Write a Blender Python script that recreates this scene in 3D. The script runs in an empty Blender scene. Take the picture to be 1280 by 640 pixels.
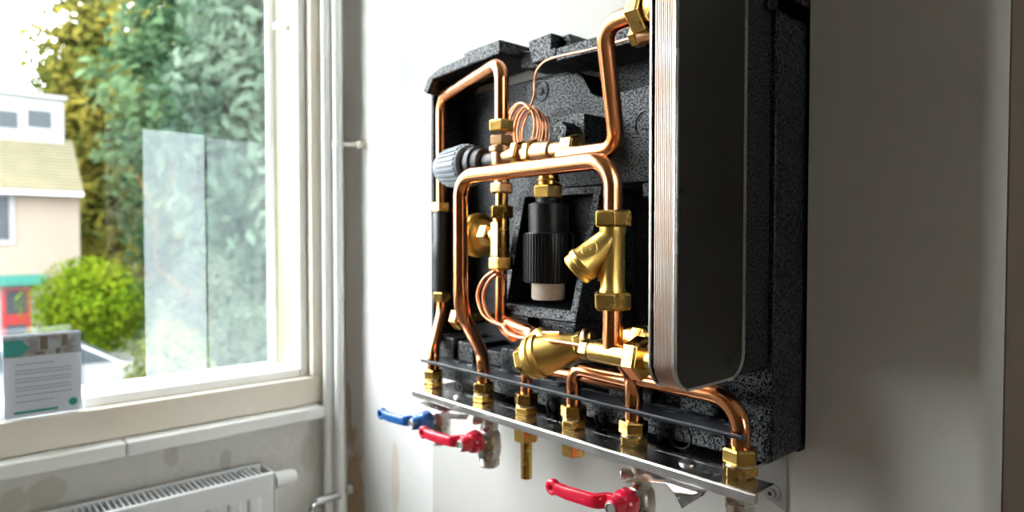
import bpy, bmesh, math, random
from mathutils import Vector, Matrix
random.seed(7)
SC = bpy.context.scene
COL = SC.collection

# ------------------------------------------------------------------ camera, sky, exposure
FPX, DW, CZ = 822.0, 0.515, 1.25           # focal length in pixels of a 1280-wide frame, distance to the unit wall, eye height
H0, PITCH = math.radians(42), math.radians(1.5)
Fh = Vector((-math.cos(H0), math.sin(H0), 0))
RV = Vector((math.sin(H0), math.cos(H0), 0))
FV = Fh * math.cos(PITCH) + Vector((0, 0, -math.sin(PITCH)))
UV = RV.cross(FV)
CAM = Vector((0, -DW, CZ))
cd = bpy.data.cameras.new('camera')
cam = bpy.data.objects.new('camera', cd)
COL.objects.link(cam)
m = Matrix((RV, UV, -FV)).transposed().to_4x4()
m.translation = CAM
cam.matrix_world = m
cd.sensor_width = 36
cd.lens = FPX / 1280 * 36
cd.clip_start, cd.clip_end = 0.02, 400
cd.dof.use_dof = True
cd.dof.focus_distance = 0.465
cd.dof.aperture_fstop = 6.3
SC.camera = cam

SKY = 6.0
w = bpy.data.worlds.new('world')
SC.world = w
w.use_nodes = True
bg = w.node_tree.nodes['Background']
bg.inputs[0].default_value = (0.93, 0.97, 1.0, 1)
bg.inputs[1].default_value = SKY
SC.view_settings.view_transform = 'Standard'
SC.view_settings.look = 'None'
SC.view_settings.exposure = 1.42
SC.view_settings.gamma = 1.0
SC.view_settings.use_curve_mapping = False
SC.cycles.max_bounces = 10
SC.cycles.diffuse_bounces = 5
SC.cycles.transparent_max_bounces = 16
SC.cycles.use_denoising = True
SC.cycles.sample_clamp_indirect = 8.0
SC.cycles.caustics_reflective = True


# ------------------------------------------------------------------ where things are
def ray(px, py):
    return FV + (px - 640) / FPX * RV + (320 - py) / FPX * UV


def pt(px, py, D):                          # the point seen at a spot of the photo, D metres in front of the camera, measured square to the unit wall
    d = ray(px, py)
    return CAM + d * (D / d.y)


def ptx(px, py, x):
    d = ray(px, py)
    return CAM + d * (x / d.x)


def Y(D):
    return D - DW


# ------------------------------------------------------------------ materials
def mat(name, col, rough=0.5, metal=0.0, spec=0.5, **k):
    ma = bpy.data.materials.new(name)
    ma.use_nodes = True
    nt = ma.node_tree
    b = nt.nodes['Principled BSDF']
    b.inputs['Base Color'].default_value = (*col, 1)
    b.inputs['Roughness'].default_value = rough
    b.inputs['Metallic'].default_value = metal
    b.inputs['Specular IOR Level'].default_value = spec
    if 'coat' in k:
        b.inputs['Coat Weight'].default_value = k['coat']
        b.inputs['Coat Roughness'].default_value = 0.06
    if 'vary' in k:                         # (second colour, noise scale, amount window)
        c2, sc, lo, hi = k['vary']
        tc = nt.nodes.new('ShaderNodeTexCoord')
        n = nt.nodes.new('ShaderNodeTexNoise')
        n.inputs['Scale'].default_value = sc
        n.inputs['Detail'].default_value = 5
        nt.links.new(tc.outputs['Object'], n.inputs['Vector'])
        r = nt.nodes.new('ShaderNodeValToRGB')
        r.color_ramp.elements[0].position = lo
        r.color_ramp.elements[1].position = hi
        r.color_ramp.elements[0].color = (*col, 1)
        r.color_ramp.elements[1].color = (*c2, 1)
        nt.links.new(n.outputs['Fac'], r.inputs[0])
        nt.links.new(r.outputs[0], b.inputs['Base Color'])
    if 'rvary' in k:                        # (rough lo, rough hi, noise scale)
        lo, hi, sc = k['rvary']
        tc = nt.nodes.new('ShaderNodeTexCoord')
        n = nt.nodes.new('ShaderNodeTexNoise')
        n.inputs['Scale'].default_value = sc
        n.inputs['Detail'].default_value = 4
        nt.links.new(tc.outputs['Object'], n.inputs['Vector'])
        mr = nt.nodes.new('ShaderNodeMapRange')
        mr.inputs['From Min'].default_value = 0.3
        mr.inputs['From Max'].default_value = 0.7
        mr.inputs['To Min'].default_value = lo
        mr.inputs['To Max'].default_value = hi
        nt.links.new(n.outputs['Fac'], mr.inputs['Value'])
        nt.links.new(mr.outputs['Result'], b.inputs['Roughness'])
    if 'bump' in k:                         # (noise scale, strength, distance)
        sc, st, ds = k['bump']
        tc = nt.nodes.new('ShaderNodeTexCoord')
        n = nt.nodes.new('ShaderNodeTexNoise')
        n.inputs['Scale'].default_value = sc
        n.inputs['Detail'].default_value = 6
        nt.links.new(tc.outputs['Object'], n.inputs['Vector'])
        bp = nt.nodes.new('ShaderNodeBump')
        bp.inputs['Strength'].default_value = st
        bp.inputs['Distance'].default_value = ds
        nt.links.new(n.outputs['Fac'], bp.inputs['Height'])
        nt.links.new(bp.outputs[0], b.inputs['Normal'])
    return ma


M = {}
M['copper'] = mat('copper', (0.80, 0.33, 0.145), 0.24, 1.0, vary=((0.60, 0.22, 0.09), 22, 0.50, 0.80), rvary=(0.13, 0.24, 40))
M['copper_wire'] = mat('copper_wire', (0.80, 0.35, 0.18), 0.3, 1.0)
M['brass'] = mat('brass', (0.70, 0.45, 0.13), 0.28, 1.0, vary=((0.52, 0.31, 0.08), 60, 0.40, 0.75), rvary=(0.16, 0.32, 90))
M['cast_brass'] = mat('cast_brass', (0.70, 0.46, 0.13), 0.36, 1.0, bump=(900, 0.12, 0.0004))
M['red_brass'] = mat('red_brass', (0.52, 0.32, 0.17), 0.34, 1.0, bump=(900, 0.12, 0.0004))
M['nickel'] = mat('nickel', (0.62, 0.58, 0.53), 0.27, 1.0, rvary=(0.2, 0.36, 70))
M['steel'] = mat('steel', (0.63, 0.62, 0.61), 0.2, 1.0, rvary=(0.15, 0.3, 60))
M['zinc'] = mat('zinc', (0.46, 0.46, 0.45), 0.35, 1.0)
M['plate_steel'] = mat('plate_steel', (0.07, 0.07, 0.062), 0.3, 1.0, rvary=(0.27, 0.34, 25))
M['plate_pack'] = mat('plate_pack', (0.66, 0.47, 0.38), 0.34, 1.0, vary=((0.70, 0.62, 0.58), 30, 0.40, 0.66))
M['black_plastic'] = mat('black_plastic', (0.009, 0.010, 0.012), 0.36, 0, 0.35)
M['rubber'] = mat('rubber', (0.010, 0.011, 0.012), 0.42)
M['grey_plastic'] = mat('grey_plastic', (0.22, 0.26, 0.30), 0.38)
M['beige_plastic'] = mat('beige_plastic', (0.62, 0.54, 0.43), 0.5)
M['black_steel'] = mat('black_steel', (0.05, 0.056, 0.064), 0.3, 0.0, 0.6)
M['red_enamel'] = mat('red_enamel', (0.62, 0.006, 0.035), 0.28, coat=0.6)
M['blue_enamel'] = mat('blue_enamel', (0.004, 0.10, 0.36), 0.28, coat=0.6)
M['white_paint'] = mat('white_paint', (0.88, 0.89, 0.87), 0.45)
M['cream_paint'] = mat('cream_paint', (0.16, 0.145, 0.085), 0.5)
M['frame_paint'] = mat('frame_paint', (0.80, 0.72, 0.60), 0.5, vary=((0.84, 0.79, 0.70), 6, 0.4, 0.7))
M['radiator_white'] = mat('radiator_white', (0.80, 0.82, 0.83), 0.35)
M['dark_gap'] = mat('dark_gap', (0.03, 0.03, 0.03), 0.8)
M['chrome'] = mat('chrome', (0.7, 0.72, 0.74), 0.12, 1.0)
M['jamb_brown'] = mat('jamb_brown', (0.20, 0.15, 0.11), 0.6, vary=((0.16, 0.12, 0.09), 4, 0.4, 0.7))
M['floor'] = mat('floor', (0.38, 0.29, 0.20), 0.7, vary=((0.30, 0.22, 0.15), 3, 0.4, 0.7))
M['ceiling'] = mat('ceiling', (0.5, 0.5, 0.48), 0.9)
M['rear_wall'] = mat('rear_wall', (0.20, 0.14, 0.09), 0.9)
M['paper'] = mat('paper', (0.84, 0.87, 0.92), 0.6)
M['print_grey'] = mat('print_grey', (0.44, 0.48, 0.52), 0.6)
M['print_teal'] = mat('print_teal', (0.03, 0.42, 0.33), 0.5)
M['print_brown'] = mat('print_brown', (0.24, 0.17, 0.11), 0.6)
M['print_photo'] = mat('print_photo', (0.50, 0.55, 0.57), 0.6, vary=((0.36, 0.33, 0.30), 60, 0.45, 0.6))
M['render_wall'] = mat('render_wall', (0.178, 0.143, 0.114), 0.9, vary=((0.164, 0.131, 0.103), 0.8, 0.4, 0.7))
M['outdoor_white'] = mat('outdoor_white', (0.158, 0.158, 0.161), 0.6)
M['roof_tile'] = mat('roof_tile', (0.091, 0.075, 0.040), 0.85, vary=((0.063, 0.061, 0.032), 1.6, 0.35, 0.7))
M['teal_paint'] = mat('teal_paint', (0.000, 0.096, 0.072), 0.5)
M['red_paint'] = mat('red_paint', (0.186, 0.009, 0.009), 0.4)
M['dark_glass'] = mat('dark_glass', (0.03, 0.037, 0.042), 0.3, 0, 0.15)
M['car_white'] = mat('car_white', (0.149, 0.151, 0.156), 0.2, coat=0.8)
M['tyre'] = mat('tyre', (0.02, 0.02, 0.02), 0.8)
M['bark'] = mat('bark', (0.09, 0.065, 0.045), 0.9)
M['lawn'] = mat('lawn', (0.039, 0.060, 0.015), 0.95, vary=((0.060, 0.066, 0.030), 0.7, 0.4, 0.65))
M['paving'] = mat('paving', (0.069, 0.066, 0.061), 0.9, vary=((0.053, 0.051, 0.048), 1.5, 0.4, 0.7))


def epp_material(name, base, pit, spots):
    ma = mat(name, base, 0.42, 0, 0.36)
    nt = ma.node_tree
    b = nt.nodes['Principled BSDF']
    tc = nt.nodes.new('ShaderNodeTexCoord')
    v = nt.nodes.new('ShaderNodeTexVoronoi')
    v.inputs['Scale'].default_value = 430
    nt.links.new(tc.outputs['Object'], v.inputs['Vector'])
    bp = nt.nodes.new('ShaderNodeBump')
    bp.inputs['Strength'].default_value = 0.5
    bp.inputs['Distance'].default_value = 0.0007
    bp.invert = True
    nt.links.new(v.outputs['Distance'], bp.inputs['Height'])
    nt.links.new(bp.outputs[0], b.inputs['Normal'])
    n = nt.nodes.new('ShaderNodeTexNoise')
    n.inputs['Scale'].default_value = 620
    n.inputs['Detail'].default_value = 2
    nt.links.new(tc.outputs['Object'], n.inputs['Vector'])
    r = nt.nodes.new('ShaderNodeValToRGB')
    r.color_ramp.elements[0].position = 0.45
    r.color_ramp.elements[1].position = 0.53
    r.color_ramp.elements[0].color = (*pit, 1)
    r.color_ramp.elements[1].color = (*base, 1)
    nt.links.new(n.outputs['Fac'], r.inputs[0])
    v2 = nt.nodes.new('ShaderNodeTexVoronoi')             # moulding marks: dark round dots
    v2.inputs['Scale'].default_value = 52
    v2.inputs['Randomness'].default_value = 0.45
    nt.links.new(tc.outputs['Object'], v2.inputs['Vector'])
    r2 = nt.nodes.new('ShaderNodeValToRGB')
    r2.color_ramp.elements[0].position = 0.20
    r2.color_ramp.elements[1].position = 0.26
    s = spots
    r2.color_ramp.elements[0].color = (s, s, s, 1)
    r2.color_ramp.elements[1].color = (1, 1, 1, 1)
    nt.links.new(v2.outputs['Distance'], r2.inputs[0])
    mx = nt.nodes.new('ShaderNodeMix')
    mx.data_type = 'RGBA'
    mx.blend_type = 'MULTIPLY'
    mx.inputs[0].default_value = 1
    nt.links.new(r.outputs[0], mx.inputs[6])
    nt.links.new(r2.outputs[0], mx.inputs[7])
    nt.links.new(mx.outputs[2], b.inputs['Base Color'])
    sp = nt.nodes.new('ShaderNodeMapRange')               # the pits between the beads do not shine
    sp.inputs['From Min'].default_value = 0.44
    sp.inputs['From Max'].default_value = 0.54
    sp.inputs['To Min'].default_value = 0.06
    sp.inputs['To Max'].default_value = 0.50
    nt.links.new(n.outputs['Fac'], sp.inputs['Value'])
    nt.links.new(sp.outputs['Result'], b.inputs['Specular IOR Level'])
    return ma


M['epp'] = epp_material('moulded_foam', (0.024, 0.027, 0.031), (0.002, 0.003, 0.004), 0.4)


def plaster_material(name, base, blotches, bump, rough_scale=3.0):
    """painted plaster; blotches: (centre, radius xyz, colour, strength) - stains with a shape of their own"""
    ma = mat(name, base, 0.85, 0, 0.3)
    nt = ma.node_tree
    b = nt.nodes['Principled BSDF']
    geo = nt.nodes.new('ShaderNodeNewGeometry')
    n = nt.nodes.new('ShaderNodeTexNoise')
    n.inputs['Scale'].default_value = rough_scale
    n.inputs['Detail'].default_value = 8
    nt.links.new(geo.outputs['Position'], n.inputs['Vector'])
    r = nt.nodes.new('ShaderNodeValToRGB')
    r.color_ramp.elements[0].position = 0.35
    r.color_ramp.elements[1].position = 0.65
    d = tuple(c * 0.93 for c in base)
    r.color_ramp.elements[0].color = (*d, 1)
    r.color_ramp.elements[1].color = (*base, 1)
    nt.links.new(n.outputs['Fac'], r.inputs[0])
    cur = r.outputs[0]
    wob = nt.nodes.new('ShaderNodeTexNoise')
    wob.inputs['Scale'].default_value = 26
    wob.inputs['Detail'].default_value = 5
    nt.links.new(geo.outputs['Position'], wob.inputs['Vector'])
    for c, rad, colr, st in blotches:
        mp = nt.nodes.new('ShaderNodeVectorMath')
        mp.operation = 'SUBTRACT'
        nt.links.new(geo.outputs['Position'], mp.inputs[0])
        mp.inputs[1].default_value = c
        dv = nt.nodes.new('ShaderNodeVectorMath')
        dv.operation = 'DIVIDE'
        nt.links.new(mp.outputs[0], dv.inputs[0])
        dv.inputs[1].default_value = rad
        ln = nt.nodes.new('ShaderNodeVectorMath')
        ln.operation = 'LENGTH'
        nt.links.new(dv.outputs[0], ln.inputs[0])
        ad = nt.nodes.new('ShaderNodeMath')
        ad.operation = 'MULTIPLY_ADD'
        nt.links.new(wob.outputs['Fac'], ad.inputs[0])
        ad.inputs[1].default_value = 1.3
        nt.links.new(ln.outputs['Value'], ad.inputs[2])
        mr = nt.nodes.new('ShaderNodeMapRange')
        mr.inputs['From Min'].default_value = 1.45
        mr.inputs['From Max'].default_value = 1.70
        mr.inputs['To Min'].default_value = st
        mr.inputs['To Max'].default_value = 0
        nt.links.new(ad.outputs[0], mr.inputs['Value'])
        mx = nt.nodes.new('ShaderNodeMix')
        mx.data_type = 'RGBA'
        nt.links.new(mr.outputs['Result'], mx.inputs[0])
        nt.links.new(cur, mx.inputs[6])
        mx.inputs[7].default_value = (*colr, 1)
        cur = mx.outputs[2]
    nt.links.new(cur, b.inputs['Base Color'])
    bn = nt.nodes.new('ShaderNodeTexNoise')
    bn.inputs['Scale'].default_value = bump[0]
    bn.inputs['Detail'].default_value = 7
    nt.links.new(geo.outputs['Position'], bn.inputs['Vector'])
    bp = nt.nodes.new('ShaderNodeBump')
    bp.inputs['Strength'].default_value = bump[1]
    bp.inputs['Distance'].default_value = bump[2]
    nt.links.new(bn.outputs['Fac'], bp.inputs['Height'])
    nt.links.new(bp.outputs[0], b.inputs['Normal'])
    return ma


def glass_material(name, tint=(1, 1, 1), refl=1.0):
    ma = bpy.data.materials.new(name)
    ma.use_nodes = True
    nt = ma.node_tree
    nt.nodes.clear()
    out = nt.nodes.new('ShaderNodeOutputMaterial')
    tr = nt.nodes.new('ShaderNodeBsdfTransparent')
    tr.inputs[0].default_value = (*tint, 1)
    gl = nt.nodes.new('ShaderNodeBsdfGlossy')
    gl.inputs['Roughness'].default_value = 0.0
    fr = nt.nodes.new('ShaderNodeFresnel')
    gm = nt.nodes.new('ShaderNodeNewGeometry')
    ir = nt.nodes.new('ShaderNodeMapRange')             # same reflectance on the way in and on the way out of a thin pane
    ir.inputs['To Min'].default_value = 1.5
    ir.inputs['To Max'].default_value = 1 / 1.5
    nt.links.new(gm.outputs['Backfacing'], ir.inputs['Value'])
    nt.links.new(ir.outputs['Result'], fr.inputs[0])
    mu = nt.nodes.new('ShaderNodeMath')
    mu.operation = 'MULTIPLY'
    mu.inputs[1].default_value = refl
    nt.links.new(fr.outputs[0], mu.inputs[0])
    mx = nt.nodes.new('ShaderNodeMixShader')
    nt.links.new(mu.outputs[0], mx.inputs[0])
    nt.links.new(tr.outputs[0], mx.inputs[1])
    nt.links.new(gl.outputs[0], mx.inputs[2])
    nt.links.new(mx.outputs[0], out.inputs[0])
    return ma


M['window_glass'] = glass_material('window_glass', (0.98, 0.99, 0.985), 1.0)
M['acrylic'] = glass_material('acrylic', (0.96, 0.97, 0.98))


def veil_material(name, col, amount):  # see-through haze that stands in for a reflection in glass
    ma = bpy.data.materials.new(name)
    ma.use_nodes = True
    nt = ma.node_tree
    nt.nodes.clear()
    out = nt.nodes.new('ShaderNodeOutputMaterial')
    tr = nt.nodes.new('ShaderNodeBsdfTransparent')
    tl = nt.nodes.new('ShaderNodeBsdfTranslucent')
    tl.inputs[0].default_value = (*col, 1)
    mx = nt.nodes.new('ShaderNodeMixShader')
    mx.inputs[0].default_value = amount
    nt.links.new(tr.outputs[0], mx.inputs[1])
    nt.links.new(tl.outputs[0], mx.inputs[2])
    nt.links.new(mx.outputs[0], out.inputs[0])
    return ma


M['film'] = veil_material('film', (0.62, 0.68, 0.73), 0.075)
M['thin_film'] = veil_material('thin_film', (0.62, 0.72, 0.74), 0.045)


def leaf_material(name, c1, c2, scale):
    ma = bpy.data.materials.new(name)
    ma.use_nodes = True
    nt = ma.node_tree
    nt.nodes.clear()
    out = nt.nodes.new('ShaderNodeOutputMaterial')
    geo = nt.nodes.new('ShaderNodeNewGeometry')
    n = nt.nodes.new('ShaderNodeTexNoise')
    n.inputs['Scale'].default_value = scale
    n.inputs['Detail'].default_value = 3
    nt.links.new(geo.outputs['Position'], n.inputs['Vector'])
    r = nt.nodes.new('ShaderNodeValToRGB')
    r.color_ramp.elements[0].position = 0.38
    r.color_ramp.elements[1].position = 0.62
    r.color_ramp.elements[0].color = (*c1, 1)
    r.color_ramp.elements[1].color = (*c2, 1)
    nt.links.new(n.outputs['Fac'], r.inputs[0])
    d = nt.nodes.new('ShaderNodeBsdfDiffuse')
    t = nt.nodes.new('ShaderNodeBsdfTranslucent')
    nt.links.new(r.outputs[0], d.inputs[0])
    nt.links.new(r.outputs[0], t.inputs[0])
    mx = nt.nodes.new('ShaderNodeMixShader')
    mx.inputs[0].default_value = 0.4
    nt.links.new(d.outputs[0], mx.inputs[1])
    nt.links.new(t.outputs[0], mx.inputs[2])
    nt.links.new(mx.outputs[0], out.inputs[0])
    return ma


# ------------------------------------------------------------------ mesh builders
def frame_of(ax):
    ax = Vector(ax).normalized()
    ref = Vector((0, 0, 1)) if abs(ax.z) < 0.9 else Vector((0, -1, 0))
    u = ax.cross(ref).normalized()
    v = ax.cross(u).normalized()
    return ax, u, v


class MB:
    def __init__(s):
        s.bm = bmesh.new()

    def box(s, lo, hi):
        x0, y0, z0 = lo
        x1, y1, z1 = hi
        s.prism([(x0, z0), (x1, z0), (x1, z1), (x0, z1)], y0, y1)
        return s

    def prism(s, poly, y0, y1):             # outline in x,z pushed along y
        return s.loft([[Vector((x, y0, z)) for x, z in poly], [Vector((x, y1, z)) for x, z in poly]])

    def prismz(s, poly, z0, z1):            # outline in x,y pushed along z
        return s.loft([[Vector((x, y, z0)) for x, y in poly], [Vector((x, y, z1)) for x, y in poly]])

    def prismx(s, poly, x0, x1):            # outline in y,z pushed along x
        return s.loft([[Vector((x0, y, z)) for y, z in poly], [Vector((x1, y, z)) for y, z in poly]])

    def loft(s, rings, caps=True, closed=False):
        bm = s.bm
        rs = [[bm.verts.new(p) for p in r] for r in rings]
        n = len(rs[0])
        fs = []
        pairs = list(zip(rs, rs[1:])) + ([(rs[-1], rs[0])] if closed else [])
        for a, b in pairs:
            for i in range(n):
                j = (i + 1) % n
                fs.append(bm.faces.new((a[i], a[j], b[j], b[i])))
        if caps and not closed:
            fs.append(bm.faces.new(rs[0][::-1]))
            fs.append(bm.faces.new(rs[-1]))
        bmesh.ops.recalc_face_normals(bm, faces=fs)
        return s

    def ring(s, outer, inner, dy):          # a frame: two outlines of 3-D points, pushed along y to the depth dy(point)
        back = lambda p: Vector((p.x, dy(p), p.z))
        return s.loft([outer, inner, [back(p) for p in inner], [back(p) for p in outer]], closed=True)

    def lathe(s, prof, p0, axis, n=40, hollow=False):    # prof: (distance along axis, radius)
        ax, u, v = frame_of(axis)
        p0 = Vector(p0)
        rings = []
        for t, r in prof:
            r = max(r, 1e-5)
            rings.append([p0 + ax * t + (u * math.cos(2 * math.pi * i / n) + v * math.sin(2 * math.pi * i / n)) * r for i in range(n)])
        return s.loft(rings, caps=not hollow, closed=hollow)

    def cyl(s, p0, p1, r0, r1=None, n=32):
        p0, p1 = Vector(p0), Vector(p1)
        return s.lathe([(0, r0), ((p1 - p0).length, r0 if r1 is None else r1)], p0, p1 - p0, n)

    def hexa(s, p0, p1, R, rot=0.0, sides=6):            # nut: prism with chamfered corners; R across corners / 2
        p0, p1 = Vector(p0), Vector(p1)
        L = (p1 - p0).length
        ax, u, v = frame_of(p1 - p0)
        c = min(L * 0.14, R * 0.12)
        rings = []
        for t, k in ((0, 0.90), (c, 1.0), (L - c, 1.0), (L, 0.90)):
            rings.append([p0 + ax * t + (u * math.cos(2 * math.pi * i / sides + rot) + v * math.sin(2 * math.pi * i / sides + rot)) * R * k for i in range(sides)])
        return s.loft(rings)

    def tube(s, pts, r, n=20, rad=None):
        pts = [Vector(p) for p in pts]
        q = [pts[0]]
        for p in pts[1:]:
            if (p - q[-1]).length > 1e-5:
                q.append(p)
        pts = q
        t0 = (pts[1] - pts[0]).normalized()
        ax, u, v = frame_of(t0)
        rings = []
        for i, p in enumerate(pts):
            if i == 0:
                t = t0
            elif i == len(pts) - 1:
                t = (pts[-1] - pts[-2]).normalized()
            else:
                t = ((pts[i + 1] - p).normalized() + (p - pts[i - 1]).normalized()).normalized()
            u = (u - t * u.dot(t)).normalized()
            v = t.cross(u)
            rr = r if rad is None else rad[i]
            rings.append([p + (u * math.cos(2 * math.pi * k / n) + v * math.sin(2 * math.pi * k / n)) * rr for k in range(n)])
        return s.loft(rings)

    def ball(s, c, r, sc=(1, 1, 1), seg=24):
        mt = Matrix.Translation(Vector(c)) @ Matrix.Diagonal((*sc, 1))
        bmesh.ops.create_uvsphere(s.bm, u_segments=seg, v_segments=seg // 2, radius=r, matrix=mt)
        return s

    def build(s, name, ma, parent=None, bevel=0, seg=2, smooth=35):
        me = bpy.data.meshes.new(name)
        off = Vector((0, 0, 0))
        p = parent
        while p is not None:
            off += p.location
            p = p.parent
        org = off if parent is not None else None
        if org is None:
            bb = [v.co for v in s.bm.verts]
            lo = Vector([min(c[i] for c in bb) for i in range(3)])
            hi = Vector([max(c[i] for c in bb) for i in range(3)])
            org = Vector(((lo.x + hi.x) / 2, (lo.y + hi.y) / 2, lo.z))
        bmesh.ops.translate(s.bm, verts=s.bm.verts, vec=-org)
        s.bm.to_mesh(me)
        s.bm.free()
        o = bpy.data.objects.new(name, me)
        COL.objects.link(o)
        if parent is not None:
            o.parent = parent
        else:
            o.location = org
        me.materials.append(ma)
        if smooth:
            me.polygons.foreach_set('use_smooth', [True] * len(me.polygons))
            me.set_sharp_from_angle(angle=math.radians(smooth))
        if bevel:
            b = o.modifiers.new('bevel', 'BEVEL')
            b.width = bevel
            b.segments = seg
            b.limit_method = 'ANGLE'
            b.angle_limit = math.radians(35)
            b.harden_normals = True
        return o


def thing(name, loc, label, cat, group=None):
    o = bpy.data.objects.new(name, None)
    o.empty_display_size = 0.02
    COL.objects.link(o)
    o.location = loc
    return tag(o, label, cat, group)


def tag(o, label, cat, group=None, kind=None):
    o['label'] = label
    o['category'] = cat
    if group:
        o['group'] = group
    if kind:
        o['kind'] = kind
    return o


def struct(name, mb, ma, bevel=0, **k):
    o = mb.build(name, ma, None, bevel, **k)
    o['kind'] = 'structure'
    return o


def fillet(pts, r, n=10):                   # polyline with round bends
    pts = [Vector(p) for p in pts]
    rs = r if isinstance(r, (list, tuple)) else [r] * (len(pts) - 2)
    out = [pts[0]]
    for i in range(1, len(pts) - 1):
        a, p, b = pts[i - 1], pts[i], pts[i + 1]
        d1, d2 = (a - p).normalized(), (b - p).normalized()
        ang = d1.angle(d2)
        if ang > math.pi - 0.02:
            out.append(p)
            continue
        t = rs[i - 1] / math.tan(ang / 2)
        t = min(t, (a - p).length * 0.49, (b - p).length * 0.49)
        rr = t * math.tan(ang / 2)
        c = p + (d1 + d2).normalized() * (rr / math.sin(ang / 2))
        s0, s1 = p + d1 * t - c, p + d2 * t - c
        tot = s0.angle(s1)
        for k in range(n + 1):
            f = k / n
            out.append(c + (s0 * math.sin((1 - f) * tot) + s1 * math.sin(f * tot)) / math.sin(tot))
    out.append(pts[-1])
    return out


def rrect(u0, v0, u1, v1, r, n=8):          # rounded rectangle outline
    out = []
    for cu, cv, a0 in ((u1 - r, v1 - r, 0), (u0 + r, v1 - r, 90), (u0 + r, v0 + r, 180), (u1 - r, v0 + r, 270)):
        for k in range(n + 1):
            a = math.radians(a0 + 90 * k / n)
            out.append((cu + r * math.cos(a), cv + r * math.sin(a)))
    return out


def V(*a):
    return Vector(a)


# ================================================================== the room
XW = -0.982                                  # window wall, inner face
XO = -1.10                                   # window wall, outer face
XE, YS, YN2 = 3.2, -3.2, 2.2                 # east wall, south wall, far wall of the part round the corner
ZF, ZC = 0.0, 2.6
XP = -0.1035                                 # free end of the wall that carries the unit
WY0, WY1 = -1.25, -0.062                      # window opening
WZ0, WZ1 = 0.992, 2.42

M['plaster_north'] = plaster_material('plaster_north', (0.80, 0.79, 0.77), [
    (pt(441, 640, DW), (0.035, 0.1, 0.135), (0.50, 0.34, 0.18), 0.85),
    (pt(433, 520, DW), (0.012, 0.1, 0.07), (0.50, 0.36, 0.22), 0.7),
    (pt(505, 88, DW), (0.017, 0.1, 0.026), (0.34, 0.36, 0.37), 0.9),
    (pt(492, 600, DW), (0.012, 0.1, 0.06), (0.62, 0.50, 0.36), 0.5)], (34, 0.5, 0.004))
M['plaster_west'] = plaster_material('plaster_west', (0.76, 0.745, 0.70), [
    (ptx(215, 570, XW), (0.1, 0.012, 0.016), (0.34, 0.31, 0.26), 0.39),
    (ptx(282, 573, XW), (0.1, 0.010, 0.016), (0.32, 0.30, 0.26), 0.39),
    (ptx(308, 526, XW), (0.1, 0.006, 0.008), (0.15, 0.14, 0.12), 0.44),
    (ptx(158, 545, XW), (0.1, 0.007, 0.008), (0.16, 0.15, 0.12), 0.39),
    (ptx(60, 618, XW), (0.1, 0.022, 0.020), (0.46, 0.36, 0.20), 0.39),
    (ptx(16, 626, XW), (0.1, 0.014, 0.018), (0.46, 0.36, 0.20), 0.39),
    (ptx(130, 560, XW), (0.1, 0.03, 0.022), (0.42, 0.39, 0.34), 0.33),
    (ptx(30, 575, XW), (0.1, 0.05, 0.02), (0.40, 0.38, 0.33), 0.33),
    (ptx(385, 570, XW), (0.1, 0.012, 0.035), (0.44, 0.36, 0.26), 0.33)], (30, 0.6, 0.004), 9.0)
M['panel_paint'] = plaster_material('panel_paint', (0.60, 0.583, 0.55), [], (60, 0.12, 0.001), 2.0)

b = MB()
b.box((XO, YS - 0.1, ZF), (XW, WY1 + 0.0, WZ0 - 0.02))
b.box((XO, YS - 0.1, WZ1), (XW, WY1, ZC))
b.box((XO, YS - 0.1, WZ0 - 0.02), (XW, WY0, WZ1))
b.box((XO, WY1, ZF), (XW, 0.14, ZC))
struct('wall_west', b, M['plaster_west'])
b = MB().box((XW, 0.003, ZF), (-0.70, 0.14, ZC))
struct('wall_north', b, M['plaster_north'])
pan = rrect(-0.734, 0.0, XP, 0.14, 0.0015, 2)
rc = 0.012                                   # soft outside corner at the free end
poly = [(-0.734, 0.14), (-0.734, 0.0)] + [(XP - rc + rc * math.sin(math.radians(a)), rc - rc * math.cos(math.radians(a))) for a in range(0, 91, 9)] + [(XP, 0.14)]
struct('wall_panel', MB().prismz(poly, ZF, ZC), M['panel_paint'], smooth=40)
# brown lining on the free end and round the corner
b = MB().box((XP - 0.02, 0.0135, ZF), (XP + 0.001, 1.2, ZC))
struct('trim_1', b, M['jamb_brown'])
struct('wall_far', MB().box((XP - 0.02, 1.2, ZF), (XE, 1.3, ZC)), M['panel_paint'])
EY0, EY1, EZ0, EZ1 = -0.74, -0.12, 0.9, 2.05     # unseen window in the east wall, added as fill for the west wall
b = MB()
b.box((XE, YS - 0.1, ZF), (XE + 0.1, EY0, ZC))
b.box((XE, EY1, ZF), (XE + 0.1, 1.3, ZC))
b.box((XE, EY0, ZF), (XE + 0.1, EY1, EZ0))
b.box((XE, EY0, EZ1), (XE + 0.1, EY1, ZC))
struct('wall_east', b, M['rear_wall'])
w2 = bpy.data.objects.new('window_2', None)
COL.objects.link(w2)
w2['kind'] = 'structure'
w2.location = (XE, (EY0 + EY1) / 2, EZ0)
b = MB()
for ya, yb, za_, zb_ in ((EY0, EY1, EZ0, EZ0 + .05), (EY0, EY1, EZ1 - .05, EZ1), (EY0, EY0 + .05, EZ0 + .05, EZ1 - .05), (EY1 - .05, EY1, EZ0 + .05, EZ1 - .05)):
    b.box((XE + 0.02, ya, za_), (XE + 0.07, yb, zb_))
b.build('window_frame', M['white_paint'], w2)
MB().box((XE + 0.04, EY0 + .05, EZ0 + .05), (XE + 0.046, EY1 - .05, EZ1 - .05)).build('glass', M['window_glass'], w2)  # pane of the added fill window
struct('wall_south', MB().box((XO, YS - 0.1, ZF), (XE + 0.1, YS, ZC)), M['rear_wall'])
struct('floor', MB().box((XO, YS - 0.1, -0.1), (XE + 0.1, 1.3, ZF)), M['floor'])
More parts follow.
